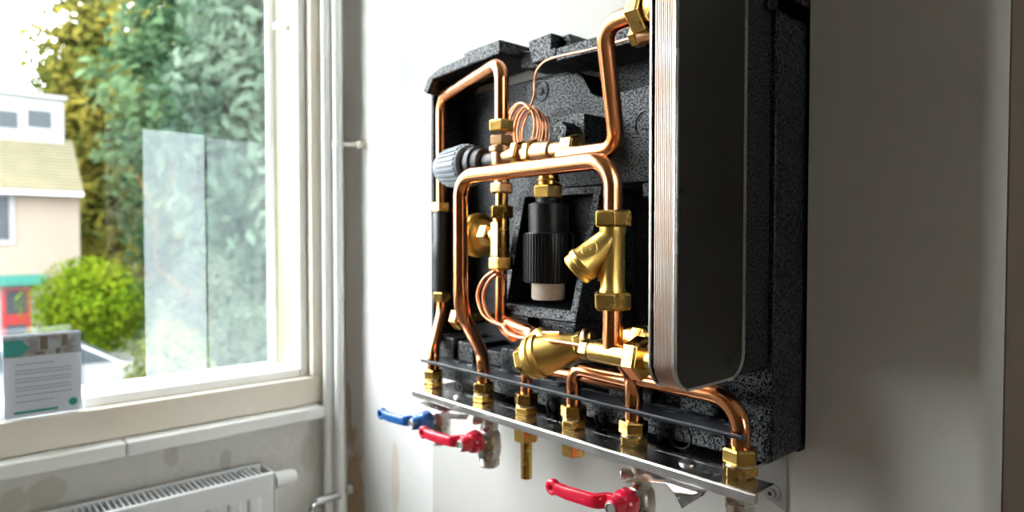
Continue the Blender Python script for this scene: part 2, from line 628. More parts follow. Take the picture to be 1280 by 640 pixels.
struct('ceiling', MB().box((XO, YS - 0.1, ZC), (XE + 0.1, 1.3, ZC + 0.1)), M['ceiling'])

# ---- window in the west wall
wn = bpy.data.objects.new('window_1', None)
COL.objects.link(wn)
wn['kind'] = 'structure'
wn.location = (XW, (WY0 + WY1) / 2, WZ0)
b = MB()                                     # fixed outer frame
FT = 0.042
b.box((-1.075, WY0, WZ0), (-0.968, WY1 + 0.030, WZ0 + FT))
b.box((-1.010, WY1, WZ0 + FT), (-0.968, WY1 + 0.030, WZ1))
b.box((-1.075, WY0, WZ1 - 0.06), (-0.968, WY1 + 0.03, WZ1))
b.box((-1.075, WY0, WZ0 + FT), (-0.968, WY0 + 0.06, WZ1 - 0.06))
b.build('window_frame', M['frame_paint'], wn, 0.002)
b = MB()                                     # outer reveal and cream painted outside lining
b.box((XO - 0.005, WY1 - 0.002, WZ0 + FT - 0.02), (-1.012, WY1 + 0.02, WZ1))
b.build('outer_lining', M['cream_paint'], wn)
b = MB()
b.box((XO - 0.016, WY1 - 0.012, WZ0), (XO - 0.004, WY1 + 0.03, WZ1))
b.build('outer_edge', M['white_paint'], wn, 0.001)
b = MB()                                     # white glazing beads
b.box((-1.010, WY0 + 0.06, WZ0 + FT), (-0.984, WY1 - 0.0135, WZ0 + FT + 0.013))
b.box((-1.010, WY1 - 0.0135, WZ0 + FT), (-0.984, WY1 - 0.0005, WZ1 - 0.06))
b.box((XO - 0.02, WY0, WZ0 + 0.02), (-1.012, WY1, WZ0 + FT + 0.004))
b.build('glazing_bead', M['white_paint'], wn, 0.0015)
MB().box((-1.016, WY0 + 0.05, WZ0 + FT - 0.005), (-1.011, WY1 + 0.004, WZ1 - 0.05)).build('glass', M['window_glass'], wn)
for (u0, v0, u1, v1), ma in (((178, 161, 255, 0), 'film'), ((258, 172, 342, 0), 'thin_film')):  # pale reflections in the pane, put in as translucent sheets
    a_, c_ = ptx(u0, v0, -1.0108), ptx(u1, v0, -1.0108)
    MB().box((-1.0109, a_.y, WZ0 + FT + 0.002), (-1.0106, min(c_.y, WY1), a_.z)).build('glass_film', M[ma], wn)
b = MB()
lp = ptx(362, 32, -1.05)
b.cyl(V(-1.05, WY1 - 0.003, lp.z - 0.004), V(-1.05, WY1 - 0.016, lp.z - 0.004), 0.004)
b.box((-1.062, WY1 - 0.020, lp.z - 0.008), (-1.030, WY1 - 0.012, lp.z + 0.001))
b.build('stay_knob', M['white_paint'], wn, 0.001)
# sill board
b = MB()
ys = 0.0
segs = [(-1.25, -0.3245), (-0.3235, -0.0535)]
for a, c in segs:
    b.box((XW - 0.001, a, WZ0 - 0.020), (-0.945, c, WZ0 - 0.001))
struct('trim_2', b, M['white_paint'], 0.003)

# ---- pipes in the corner
for px, D, lab in ((408.5, 0.4725, 'white painted pipe in the room corner, the one nearer the window'), (423.0, 0.4840, 'white painted pipe in the room corner, the one nearer the copper unit')):
    p = pt(px, 300, D)
    mb = MB().cyl((p.x, p.y, 0.001), (p.x, p.y, ZC - 0.002), 0.0072, n=24)
    tag(mb.build('riser_pipe', M['white_paint']), lab, 'pipe', 'white riser pipes in the corner')
p0 = pt(452, 181, 0.513)
pc = pt(423.0, 181, 0.4840)
t = thing('pipe_clip', p0, 'small off-white pipe clip with a peg holding the corner pipe to the wall', 'clip')
MB().cyl((p0.x, 0.002, p0.z), (p0.x, -0.010, p0.z), 0.0055, n=20).cyl((p0.x, -0.007, p0.z), (pc.x + 0.006, pc.y, pc.z), 0.0028, n=16).build('peg', M['frame_paint'], t, 0.0006)
MB().lathe([(-0.004, 0.0074), (-0.004, 0.0092), (0.004, 0.0092), (0.004, 0.0074)], (pc.x, pc.y, pc.z), (0, 0, 1), 24, True).build('clip_ring', M['white_paint'], t)
p = pt(435, 612, 0.513)
mb = MB().lathe([(0, 0.008), (0.006, 0.008), (0.009, 0.005), (0.009, 0)], (p.x, 0.003, p.z), (0, -1, 0), 24)
tag(mb.build('wall_plug', M['white_paint']), 'small round white cap on the stained wall foot beside the corner pipes', 'wall cap')

# ---- radiator below the sill
RX1, RX0 = -0.902, -0.962
RZ = 0.921
RY1 = -0.150
rad = thing('radiator', (-0.932, -0.9, 0.15), 'white panel radiator with a slotted top grille below the window sill', 'radiator')
b = MB()
b.box((RX1 - 0.012, -1.75, 0.15), (RX1 - 0.004, RY1, RZ))
yy = RY1 - 0.018
while yy > -1.74:                           # pressed vertical channels
    b.prismz([(RX1 - 0.005, yy), (RX1 - 0.005, yy - 0.021), (RX1, yy - 0.017), (RX1, yy - 0.004)], 0.18, RZ - 0.028)
    yy -= 0.0265
b.build('front_panel', M['radiator_white'], rad, 0.002)
b = MB().box((RX0, -1.75, 0.15), (RX0 + 0.008, RY1, RZ))
b.build('back_panel', M['radiator_white'], rad, 0.002)
b = MB()
b.box((RX0 + 0.0085, -1.748, 0.2), (RX0 + 0.011, RY1 - 0.002, RZ - 0.012))
yy = RY1 - 0.012
while yy > -1.74:
    b.box((RX0 + 0.009, yy - 0.0022, RZ - 0.014), (RX1 - 0.0125, yy, RZ - 0.001))
    yy -= 0.0068
b.build('top_grille', M['radiator_white'], rad)
MB().box((RX0 + 0.012, -1.74, 0.2), (RX1 - 0.013, RY1 - 0.004, RZ - 0.03)).build('convector', M['dark_gap'], rad)
b = MB().box((RX0 + 0.0005, RY1 + 0.0005, 0.152), (RX1 - 0.0045, RY1 + 0.003, RZ - 0.001))
b.build('side_cover', M['radiator_white'], rad, 0.002)
tv = thing('radiator_valve', (-0.932, RY1 + 0.004, RZ - 0.022), 'white radiator valve head with a black ring at the end of the radiator', 'radiator valve')
zv = RZ - 0.020
MB().lathe([(0, 0.0125), (0.005, 0.0125)], (-0.928, RY1 + 0.0035, zv), (0, 1, 0), 28).build('lock_ring', M['rubber'], tv)
MB().lathe([(0.005, 0.0105), (0.010, 0.0118), (0.030, 0.0112), (0.036, 0.009), (0.037, 0)], (-0.928, RY1 + 0.004, zv), (0, 1, 0), 28).build('valve_head', M['white_paint'], tv)
pe = ptx(392, 628, -0.94)
b = MB().tube(fillet([V(-0.94, pe.y - 0.005, 0.45), V(-0.94, pe.y - 0.005, pe.z), V(-0.94, -0.031, pe.z), V(-0.949, -0.031, pe.z)], 0.012), 0.0065)
tag(b.build('radiator_pipe', M['chrome']), 'bare metal pipe elbow low in the corner beside the radiator', 'pipe')

# ---- leaflet in its stand on the window frame
xl = -0.9755
zl = WZ0 + FT + 0.0005
yl0, yl1 = -0.4445, -0.3665
hl = 0.101
st = thing('leaflet_stand', (xl, (yl0 + yl1) / 2, zl), 'small clear stand holding a printed grey leaflet with green arrow on the window ledge', 'leaflet stand')
b = MB()
b.prismx(rrect(yl0 - 0.003, zl + 0.0012, yl1 + 0.003, zl + hl + 0.002, 0.004), xl + 0.0012, xl + 0.0022)
b.prismx(rrect(yl0 - 0.003, zl + 0.0012, yl1 + 0.003, zl + hl + 0.002, 0.004), xl - 0.0022, xl - 0.0012)
b.build('holder', M['acrylic'], st)
MB().box((xl - 0.006, yl0 - 0.002, zl), (xl + 0.006, yl1 + 0.002, zl + 0.0011)).build('foot', M['acrylic'], st)
lf = MB().prismx(rrect(yl0, zl + 0.0013, yl1, zl + hl, 0.003), xl - 0.0008, xl + 0.0003).build('leaflet', M['paper'], st)
wl = yl1 - yl0


def strip(u0, v0, u1, v1, lift=0.0008):      # fractions of the leaflet, from its lower left
    return [(yl0 + wl * u0, zl + hl * v0), (yl0 + wl * u1, zl + hl * v0), (yl0 + wl * u1, zl + hl * v1), (yl0 + wl * u0, zl + hl * v1)]


MB().prismx(strip(0.0, 0.73, 1.0, 0.97), xl + 0.0003, xl + 0.0006).build('picture', M['print_photo'], lf)
b = MB()
for u0, v0, u1, v1 in ((0.46, 0.80, 0.56, 0.965), (0.74, 0.83, 0.82, 0.965), (0.40, 0.745, 0.52, 0.775), (0.66, 0.74, 0.72, 0.80)):
    b.prismx(strip(u0, v0, u1, v1), xl + 0.0006, xl + 0.0008)
b.build('picture_detail', M['print_brown'], lf)
y0, z0 = yl0, zl
b = MB().prismx([(y0, z0 + hl * .745), (y0 + wl * .22, z0 + hl * .745), (y0 + wl * .33, z0 + hl * .84), (y0 + wl * .22, z0 + hl * .935), (y0, z0 + hl * .935)], xl + 0.0008, xl + 0.001)
b.build('green_arrow', M['print_teal'], lf)
MB().prismx(strip(0.12, 0.055, 0.68, 0.085), xl + 0.0003, xl + 0.0006).build('green_bar', M['print_teal'], lf)
MB().prismx([(y0 + wl * .88 + 0.0048 * math.cos(a * math.pi / 10), z0 + hl * .125 + 0.0048 * math.sin(a * math.pi / 10)) for a in range(20)], xl + 0.0003, xl + 0.0006).build('green_dot', M['print_teal'], lf)
b = MB()
for k, v in enumerate((0.635, 0.56, 0.525, 0.46, 0.425, 0.36, 0.325, 0.265, 0.19)):
    b.prismx(strip(0.14, v, 0.14 + (0.5 if k in (0, 8) else 0.72), v + 0.012), xl + 0.0003, xl + 0.0006)
b.build('text_lines', M['print_grey'], lf)

# ================================================================== the heat interface unit
XL, XR = -0.6555, -0.2262                    # left and right side of the moulded shell
ZB, ZT = 1.0842, 1.4555
unit = thing('heat_interface_unit', (-0.44, -0.02, ZB), 'open heat interface unit of copper pipes and brass valves in a black foam shell', 'heat interface unit')
YB = -0.0005

# ---- shell
b = MB()
yR = Y(0.447)
xc = -0.515                                   # right side of the deep bay on the left
b.box((XL, Y(0.503), ZB), (XR, YB, ZT - 0.03))                       # back slab
# raised back field (grey speckled) right of the bay
b.prism([(xc + 0.012, 1.3), (-0.252, 1.3), (-0.252, 1.394), (-0.300, 1.393), (-0.306, 1.386), (-0.405, 1.383), (-0.414, 1.388), (-0.424, 1.404), (-0.432, 1.411), (xc + 0.012, 1.412)], Y(0.474), Y(0.503))
# left wall of the bay
b.prism([(XL, ZB + 0.03), (XL + 0.007, ZB + 0.03), (XL + 0.007, 1.43), (XL, 1.43)], Y(0.458), YB)
# top rim, left: chamfered corner and step
b.prism([(XL, 1.425), (XL + 0.009, 1.420), (XL + 0.022, 1.4355), (xc, 1.4405), (xc, 1.4555), (-0.576, 1.4545), (-0.576, 1.4500), (XL + 0.035, 1.4470), (XL + 0.010, 1.4400)], yR, YB)
# notch
b.prism([(xc, 1.430), (-0.473, 1.424), (-0.473, 1.441), (xc, 1.449)], Y(0.476), YB)
# raised tab and lower right rim
b.prism([(-0.473, 1.4405), (-0.467, 1.4205), (-0.435, 1.4195), (-0.435, 1.4300), (-0.4405, 1.4300), (-0.4405, 1.4450), (-0.473, 1.4440)], yR, YB)
b.prism([(-0.435, 1.4160), (-0.2262, 1.4120), (-0.2262, 1.4290), (-0.435, 1.4290)], yR, YB)
b.prism([(-0.4405, 1.4292), (-0.425, 1.4292), (-0.430, 1.4445), (-0.4405, 1.4448)], Y(0.46), YB)
# right hand side: tall cheek behind the heat exchanger
b.prism(rrect(-0.262, ZB, XR, 1.535, 0.006, 4), Y(0.459), YB)
b.prism(rrect(-0.262, ZB + 0.07, XR - 0.004, 1.53, 0.004, 4), Y(0.4165), Y(0.46))
# ledges and rows of foot blocks above the bar
b.box((XL + 0.0075, Y(0.462), 1.112), (-0.262, Y(0.503), 1.128))
for x0, x1, z1 in ((-0.640, -0.602, 1.136), (-0.594, -0.566, 1.134), (-0.520, -0.478, 1.136), (-0.44, -0.405, 1.134), (-0.374, -0.328, 1.136), (-0.30, -0.27, 1.134)):
    b.box((x0, Y(0.452), 1.112), (x1, Y(0.503), z1))
b.box((XL + 0.004, Y(0.457), ZB + 0.0005), (-0.2622, Y(0.503), 1.1115))   # lower face behind the nuts
b.box((-0.352, Y(0.470), 1.2855), (-0.262, Y(0.503), 1.299))         # ledge right of the cradle
b.box((-0.345, Y(0.486), 1.14), (-0.262, Y(0.503), 1.285))
shell = b.build('insulation_shell', M['epp'], unit, 0.0018)

# embossed rings on the shell
def emboss(p, r, d=0.0012):
    b = MB()
    b.lathe([(0, r - 0.0008), (0, r + 0.0008), (d, r + 0.0006), (d, r - 0.0006)], p, (0, -1, 0), 28, True)
    b.lathe([(0, r * 0.45), (d, r * 0.4), (d, 0)], p, (0, -1, 0), 20)
    b.build('embossed_ring', M['epp'], shell, 0)


for px, py, D, r in ((676, 114, 0.474, 0.010), (574, 486, 0.457, 0.009), (692, 509, 0.457, 0.009), (850, 545, 0.457, 0.010), (752, 525, 0.457, 0.007), (808, 155, 0.474, 0.012)):
    b_p = pt(px, py, D)
    emboss(b_p, r)

# block with a stub
b = MB()
b.prism([(-0.4372, 1.328), (-0.3925, 1.328), (-0.3925, 1.3612), (-0.402, 1.3635), (-0.432, 1.3625), (-0.4372, 1.360)], Y(0.440), Y(0.4745))
kp = pt(701, 164, 0.428)
b.lathe([(0.0, 0.0088), (0.0145, 0.0088)], (kp.x, Y(0.441), kp.z), (0, -1, 0), 32)
blk = b.build('control_block', M['epp'], unit, 0.0012)
hp = V(kp.x, Y(0.441) - 0.0149, kp.z)
MB().hexa(hp + V(0, 0.002, 0), hp, 0.0022, 0).build('socket', M['dark_gap'], blk)

# cradle of the actuator: a frame that leans out towards its foot
TL, TR, BR, BL = (650, 238, .457), (752, 232, .457), (719, 404, .417), (624, 392, .417)


def lerp3(a, c, t):
    return tuple(x + (y - x) * t for x, y in zip(a, c))


P4 = [pt(*q) for q in (TL, TR, BR, BL)]
ins = 0.0075
I4 = [P4[0] + (P4[1] - P4[0]) * .085 + (P4[3] - P4[0]) * .06, P4[1] + (P4[0] - P4[1]) * .075 + (P4[2] - P4[1]) * .06,
      P4[2] + (P4[3] - P4[2]) * .085 + (P4[1] - P4[2]) * .085, P4[3] + (P4[2] - P4[3]) * .085 + (P4[0] - P4[3]) * .085]
b = MB()
b.ring(P4, I4, lambda p: Y(0.501))
# lip below the frame, in two lengths with a gap
q0, q1 = P4[3], P4[2]
zc0 = q0.z - 0.0165
for f0, f1 in ((0.0, 0.40), (0.60, 1.0)):
    a, c = q0 + (q1 - q0) * f0, q0 + (q1 - q0) * f1
    b.prism([(a.x, a.z - 0.0005), (c.x, c.z - 0.0005), (c.x - (0.003 if f1 == 1 else 0), zc0 - 0.001), (a.x + (0.004 if f0 == 0 else 0), zc0)], a.y + 0.0005, Y(0.501))
a, c = q0 + (q1 - q0) * 0.39, q0 + (q1 - q0) * 0.61
b.prism([(a.x, a.z - 0.001), (c.x, c.z - 0.001), (c.x, zc0 + 0.001), (a.x, zc0 + 0.001)], a.y + 0.010, Y(0.501))
b.build('actuator_cradle', M['epp'], unit, 0.001)

# ---- actuator in the cradle
ax, ay = -0.4275, Y(0.430)
za = lambda py: pt(686, py, 0.430).z
act = MB()
act.cyl((ax, ay, za(300)), (ax, ay, za(255)), 0.0185, n=40)
act.lathe([(0, 0.0185), (0.002, 0.0165), (0.0035, 0.012), (0.007, 0.012)], (ax, ay, za(257)), (0, 0, 1), 36)
act = act.build('thermal_actuator', M['black_plastic'], unit, 0.0005)
b = MB()
z0, z1 = za(353), za(291)
b.lathe([(0, 0.0215), (0.002, 0.0225), (z1 - z0 - 0.0015, 0.0225), (z1 - z0, 0.0215)], (ax, ay, z0), (0, 0, 1), 48)
for k in range(48):
    a = 2 * math.pi * k / 48
    c, s_ = math.cos(a), math.sin(a)
    tq = V(-s_, c, 0)
    cn = V(ax + 0.0222 * c, ay + 0.0222 * s_, 0)
    o_ = V(ax + 0.0236 * c, ay + 0.0236 * s_, 0)
    pl = [cn + tq * .0009, o_ + tq * .0006, o_ - tq * .0006, cn - tq * .0009]
    b.prismz([(p.x, p.y) for p in pl], z0 + 0.001, z1 - 0.001)
b.build('ribbed_cap', M['black_plastic'], act)
b = MB().lathe([(0, 0.0145), (0.0015, 0.0155), (0.016, 0.0155)], (ax, ay, za(374)), (0, 0, 1), 40)
o = b.build('base_ring', M['beige_plastic'], act)
o['label'] = 'beige lower ring of the black actuator'
b = MB()
b.hexa((ax, ay, za(249)), (ax, ay, za(231)), 0.0145, 0.2)
b.cyl((ax, ay, za(232)), (ax, ay, za(219)), 0.0098)
b.lathe([(0, .0105), (.0012, .0112), (.0024, .0105)], (ax, ay, za(227)), (0, 0, 1), 28)
b.cyl((ax, ay, za(221)), (ax, ay, za(196)), 0.0088)
b.build('brass_collar', M['brass'], act, 0.0004)


# ---- pipes
def pipe(name, path, r, ma='copper', n=24, parent=unit):
    return MB().tube(path, r, n).build(name, M[ma], parent)


def nut(parent, p0, p1, R, rot=0.0, ma='brass', name='compression_nut'):
    return MB().hexa(p0, p1, R, rot).build(name, M[ma], parent, 0.0004)


RP = 0.0068
DN = 0.436
fitx = [pt(px, 0.303 * (px - 516) + 462, DN).x for px in (542, 604.5, 658, 717, 792, 925)]
yN = Y(DN)
ZR = 1.0800                                    # top of the rail
ZNUT = ZR + 0.0205                              # top of the upper nuts

# left pipe: up from the first nut, through the black sleeve, over the top, down to the valve chain
xA, yA = -0.6435, Y(0.466)
xCh, yCh = -0.4733, Y(0.413)
zU = pt(590, 102, 0.440).z
pA = pipe('copper_pipe', fillet([V(fitx[0], yN, ZNUT - 0.012), V(fitx[0], yN, 1.122), V(xA, yA, 1.162), V(xA, yA, zU), V(xCh, yCh, zU), V(xCh, yCh, 1.352)], [0.02, 0.02, 0.02, 0.018]), RP)
zs1, zs0 = pt(554, 264, 0.466).z, pt(554, 366, 0.466).z
o = MB().lathe([(0, 0.0088), (0.002, 0.0100), ((zs1 - zs0) * .5 - .01, 0.0100), ((zs1 - zs0) * .5 - .008, .0108), ((zs1 - zs0) * .5 + .012, .0108), ((zs1 - zs0) * .5 + .014, .01), (zs1 - zs0 - .002, .01), (zs1 - zs0, .0088)], (xA, yA, zs0), (0, 0, 1), 32).build('black_sleeve', M['rubber'], pA)
nut(pA, V(xA, yA, zs1 - 0.001), V(xA, yA, zs1 + 0.0105), 0.0118, 0.1)
nut(pA, V(xA, yA, zs0 - 0.0105), V(xA, yA, zs0 + 0.001), 0.0118, 0.4)

# front pipe: inverted U in front of everything
DF = 0.3725
yF = Y(DF)
xB0, xB1 = -0.4850, pt(766, 270, DF).x
zB = 1.3075
pB = pipe('copper_pipe', fillet([V(fitx[1], yN, ZNUT - 0.012), V(fitx[1], yN, 1.127), V(xB0, yF, 1.185), V(xB0, yF, zB), V(xB1, yF, zB), V(xB1, yF, 1.26)], [0.035, 0.035, 0.019, 0.021], 12), RP + 0.0001)

# strainer valve hanging on the front pipe
zz = lambda py: pt(766, py, DF).z
sv = MB()
sv.lathe([(0, 0.0095), (0.002, 0.0098), (0.004, 0.0088), (0.012, 0.0088), (zz(283) - zz(366) - 0.006, 0.0088), (zz(283) - zz(366) - .004, .0096), (zz(283) - zz(366), 0.0096)], (xB1, yF, zz(366)), (0, 0, 1), 36)
sv.box((xB1 - 0.0095, yF - 0.0055, zz(352)), (xB1 + 0.001, yF + 0.0055, zz(305)))
br0 = V(xB1, yF, zz(296))
brd = V(-0.62, -0.42, -0.70).normalized()
sv.lathe([(0, 0.0088), (0.010, 0.0104), (0.026, 0.0122), (0.0275, 0.0135), (0.031, 0.0135), (0.032, 0.0125), (0.0335, 0.0128), (0.036, 0.0128), (0.0375, 0.0115), (0.0375, 0)], br0, brd, 40)
sv = sv.build('strainer_valve', M['cast_brass'], unit, 0.0003)
nut(sv, V(xB1, yF, zz(284)), V(xB1, yF, zz(263)), 0.0145, 0.25)
nut(sv, V(xB1, yF, zz(387)), V(xB1, yF, zz(365)), 0.0145, 0.25)
# cast marks on the strainer: a ring on its branch and the pressure rating on its body
fx = bpy.data.curves.new('rating', 'FONT')
fx.body = 'PN20'
fx.size = 0.0068
fx.extrude = 0.0003
fx.align_x = 'CENTER'
fx.align_y = 'CENTER'


def text_mesh(body, size, mtx, name, ma, parent, extrude=0.0003):
    fc = bpy.data.curves.new(name, 'FONT')
    fc.body, fc.size, fc.extrude, fc.align_x, fc.align_y = body, size, extrude, 'CENTER', 'CENTER'
    tmp = bpy.data.objects.new('tmp', fc)
    COL.objects.link(tmp)
    dg = bpy.context.evaluated_depsgraph_get()
    me = bpy.data.meshes.new_from_object(tmp.evaluated_get(dg))
    bpy.data.objects.remove(tmp)
    me.transform(mtx)
    off = Vector((0, 0, 0))
    p = parent
    while p is not None:
        off += p.location
        p = p.parent
    me.transform(Matrix.Translation(-off))
    me.materials.clear()
    me.materials.append(ma)
    o = bpy.data.objects.new(name, me)
    COL.objects.link(o)
    o.parent = parent
    return o


bpy.data.curves.remove(fx)
# text reads downwards on the face that looks into the room
tm = Matrix((V(0, 0, -1), V(1, 0, 0), V(0, -1, 0))).transposed().to_4x4()
tm.translation = V(xB1 - 0.0045, yF - 0.0056, (zz(352) + zz(310)) / 2)
text_mesh('PN20', 0.0066, tm, 'cast_rating', M['cast_brass'], sv)
# ring mark lies on the branch
axb, ub, vb = frame_of(brd)
nrm = V(0.2, -1, 0.25)
nrm = (nrm - brd * nrm.dot(brd)).normalized()
cc = br0 + brd * 0.017 + nrm * 0.0109
tq = brd.cross(nrm)
b = MB()
pts_ = []
for k in range(25):
    a = 2 * math.pi * k / 24
    du, dv = 0.0058 * math.cos(a), 0.0058 * math.sin(a)
    rr = 0.0088 + (0.017 + du) * 0.13
    h = math.sqrt(max(rr * rr - dv * dv, 1e-6))
    pts_.append(br0 + brd * (0.017 + du) + tq * dv + nrm * (h + 0.0001))
b.tube(pts_, 0.00045, 8)
b.build('cast_ring', M['cast_brass'], sv)
tm = Matrix((-brd, tq * -1, nrm)).transposed().to_4x4()
if tm.to_3x3().determinant() < 0:
    tm = Matrix((-brd, tq, nrm)).transposed().to_4x4()
tm.translation = br0 + brd * 0.017 + nrm * 0.0108
text_mesh('v', 0.008, tm, 'cast_letter', M['cast_brass'], sv, 0.0004)

zT = pt(770, 443, DF).z                        # height of the brass tube below it
pipe('copper_pipe', [V(xB1 + 0.0005, yF, zz(380)), V(xB1 + 0.0005, yF, zT + 0.004)], RP + 0.0006)

# ---- plate heat exchanger
HX0, HX1 = -0.2418, -0.2225
HY0, HY1 = Y(0.330), Y(0.412)
HZ0, HZ1 = 1.1570, 1.525
b = MB()
npl = 10
g = 0.0032
for k in range(npl):
    x0 = HX0 + 0.0030 + (HX1 - HX0 - 0.0044) * k / npl
    wth = (HX1 - HX0 - 0.0044) / npl
    o1 = rrect(HY0 + 0.0008, HZ0 + 0.0008, HY1 - 0.0008, HZ1 - 0.0008, 0.0165, 8)
    o2 = rrect(HY0 + 0.0014, HZ0 + 0.0014, HY1 - 0.0014, HZ1 - 0.0014, 0.0160, 8)
    b.loft([[V(x0 + wth * .14, y, z) for y, z in o2], [V(x0 + wth * .26, y, z) for y, z in o1], [V(x0 + wth * .62, y, z) for y, z in o1], [V(x0 + wth * .74, y, z) for y, z in o2]])
hx = b.build('plate_heat_exchanger', M['plate_pack'], unit, 0, smooth=25)
MB().prismx(rrect(HY0 + 0.003, HZ0 + 0.003, HY1 - 0.003, HZ1 - 0.003, 0.015, 8), HX0 + 0.0014, HX1 - 0.0020).build('brazed_gap', M['dark_gap'], hx)
MB().prismx(rrect(HY0 - 0.0004, HZ0, HY1, HZ1, 0.0175, 10), HX0, HX0 + 0.0016).build('end_plate', M['steel'], hx, 0.0004)
MB().prismx(rrect(HY0 - 0.0004, HZ0, HY1, HZ1, 0.0175, 10), HX1 - 0.0024, HX1).build('end_plate', M['steel'], hx, 0.0009, 3)
o = MB().prismx(rrect(HY0 + 0.0018, HZ0 + 0.0022, HY1 - 0.0052, HZ1 - 0.002, 0.0150, 10), HX1 - 0.0001, HX1 + 0.0004).build('cover_sheet', M['plate_steel'], hx, 0.0003)
o['label'] = 'dark cover sheet'

# brass tube into the lower port
bt = MB()
xt0 = pt(740, 437, DF).x
bt.lathe([(0, 0.0070), (0.002, 0.0082), (0.045, 0.0086), (0.046, 0.0078), (HX0 - xt0, 0.0078)], (xt0, yF, zT), (1, 0, 0), 36)
bt = bt.build('brass_tube', M['brass'], unit, 0.0003)
nut(bt, V(pt(790, 450, DF).x, yF, zT), V(pt(808, 450, DF).x, yF, zT), 0.0155, 0.3, name='union_nut')
nut(bt, V(xt0 - 0.0085, yF, zT), V(xt0 + 0.0005, yF, zT), 0.0082, 0.2, name='sensor_nut')
# second branch behind it
x2 = pt(796, 424, 0.395).x
z2 = pt(796, 424, 0.395).z
b = MB().lathe([(0, .0075), (.006, .0085), (.02, .0085), (.022, .007), (.05, .007)], (x2 - 0.012, Y(0.398), z2), (1, 0, 0), 28)
b2 = b.build('brass_stub', M['brass'], unit, 0.0003)
nut(b2, V(x2 - 0.003, Y(0.398), z2), V(x2 + 0.008, Y(0.398), z2), 0.011, 0.1, name='union_nut')

# tall pipe from the upper port down to the brass tee
zH = pt(770, 27, DF).z
xT0 = -0.3140
zTl = pt(735, 190, 0.405).z
xT1, yT1 = -0.3285, Y(0.407)
tallp = pipe('copper_pipe', fillet([V(-0.262, yF, zH + 0.002), V(xT0, yF, zH), V(xT1, yT1, zTl), V(-0.39, yT1, zTl)], [0.017, 0.017], 12), RP)
xu = pt(795, 12, DF).x
nut(tallp, V(xu, yF, zH + 0.001), V(xu + 0.012, yF, zH + 0.001), 0.0160, 0.2, name='union_nut')
MB().lathe([(0, .0105), (.003, .0125), (.008, .0125), (.010, .0105), (.026, .0105)], (xu + 0.0125, yF, zH + 0.001), (1, 0, 0), 32).build('port_collar', M['brass'], tallp)
# sensor pocket below it
ps = pt(795, 46, 0.392)
b = MB().cyl(V(ps.x + 0.004, ps.y, ps.z), V(HX0, ps.y, ps.z), 0.0068)
sp = b.build('sensor_pocket', M['red_brass'], unit, 0.0003)
nut(sp, V(ps.x - 0.002, ps.y, ps.z), V(ps.x + 0.005, ps.y, ps.z), 0.0085, 0.1, name='sensor_nut')

# ---- brass valve chain
zc = lambda py: pt(626, py, 0.413).z
ch = MB()
zt = pt(640, 194, 0.413).z
ch.lathe([(0, 0.0085), (0.004, 0.0100), (0.012, 0.0105), (0.020, 0.0100), (0.024, 0.0085)], (xCh, yCh, zt - 0.012), (0, 0, 1), 32)     # tee body
ch.cyl((xCh, yCh, zc(242)), (xCh, yCh, zc(172)), 0.0075)
ch.hexa(V(xCh, yCh, zc(182)), V(xCh, yCh, zc(170)), 0.0118, 0.3)
ch.lathe([(0, 0.011), (0.001, 0.0122), (0.005, 0.0122), (0.006, 0.011)], (xCh, yCh, zc(191)), (0, 0, 1), 32)
xm = -0.380
ch.lathe([(0, 0.0080), (0.018, 0.0080), (0.019, 0.0095), (0.028, 0.0095), (0.030, 0.0078), (0.038, 0.0078), (0.040, 0.0100), (0.052, 0.0108), (0.064, 0.0100), (0.066, 0.0082), (0.085, 0.0082)], (xCh, yCh, zt), (1, 0.06, -0.02), 32)
ch = ch.build('tee_valve', M['red_brass'], unit, 0.0003)
nut(ch, V(xCh, yCh, zc(166)), V(xCh, yCh, zc(151)), 0.0128, 0.25)
def along(t):
    return V(xCh, yCh, zt) + V(1, 0.06, -0.02).normalized() * t
nut(ch, along(0.020), along(0.028), 0.0135, 0.2, 'brass', 'union_nut')
nut(ch, along(0.036), along(0.044), 0.0135, 0.4, 'brass', 'union_nut')
nut(ch, along(0.080), along(0.094), 0.0138, 0.3, 'brass')
# grey ribbed knob pointing to the window
ka = V(xCh - 0.014, yCh + 0.001, zt - 0.003)
kd = V(-1, 0, -0.02).normalized()
b = MB()
b.lathe([(-0.012, 0.0085), (0.010, 0.0085), (0.011, 0.0135), (0.018, 0.0145), (0.020, 0.0170), (0.026, 0.0175), (0.028, 0.0145), (0.044, 0.0145)], ka, kd, 40)
b.build('knob_neck', M['rubber'], ch, 0.0004)
b = MB()
b.lathe([(0.034, 0.0150), (0.034, 0.0195), (0.036, 0.0205), (0.070, 0.0185), (0.078, 0.0160), (0.080, 0.012), (0.080, 0)], ka, kd, 48)
axk, uk, vk = frame_of(kd)
for k in range(24):
    a = 2 * math.pi * k / 24
    rd = uk * math.cos(a) + vk * math.sin(a)
    tg = axk.cross(rd)
    c0, c1 = ka + kd * 0.037, ka + kd * 0.069
    w0 = 0.0016
    b.loft([[c0 + rd * .0200 + tg * w0, c0 + rd * .0218 + tg * w0 * .8, c0 + rd * .0218 - tg * w0 * .8, c0 + rd * .0200 - tg * w0],
            [c1 + rd * .0180 + tg * w0, c1 + rd * .0198 + tg * w0 * .8, c1 + rd * .0198 - tg * w0 * .8, c1 + rd * .0180 - tg * w0]])
o = b.build('control_knob', M['grey_plastic'], ch, 0.0003)
o['label'] = 'grey ribbed knob'

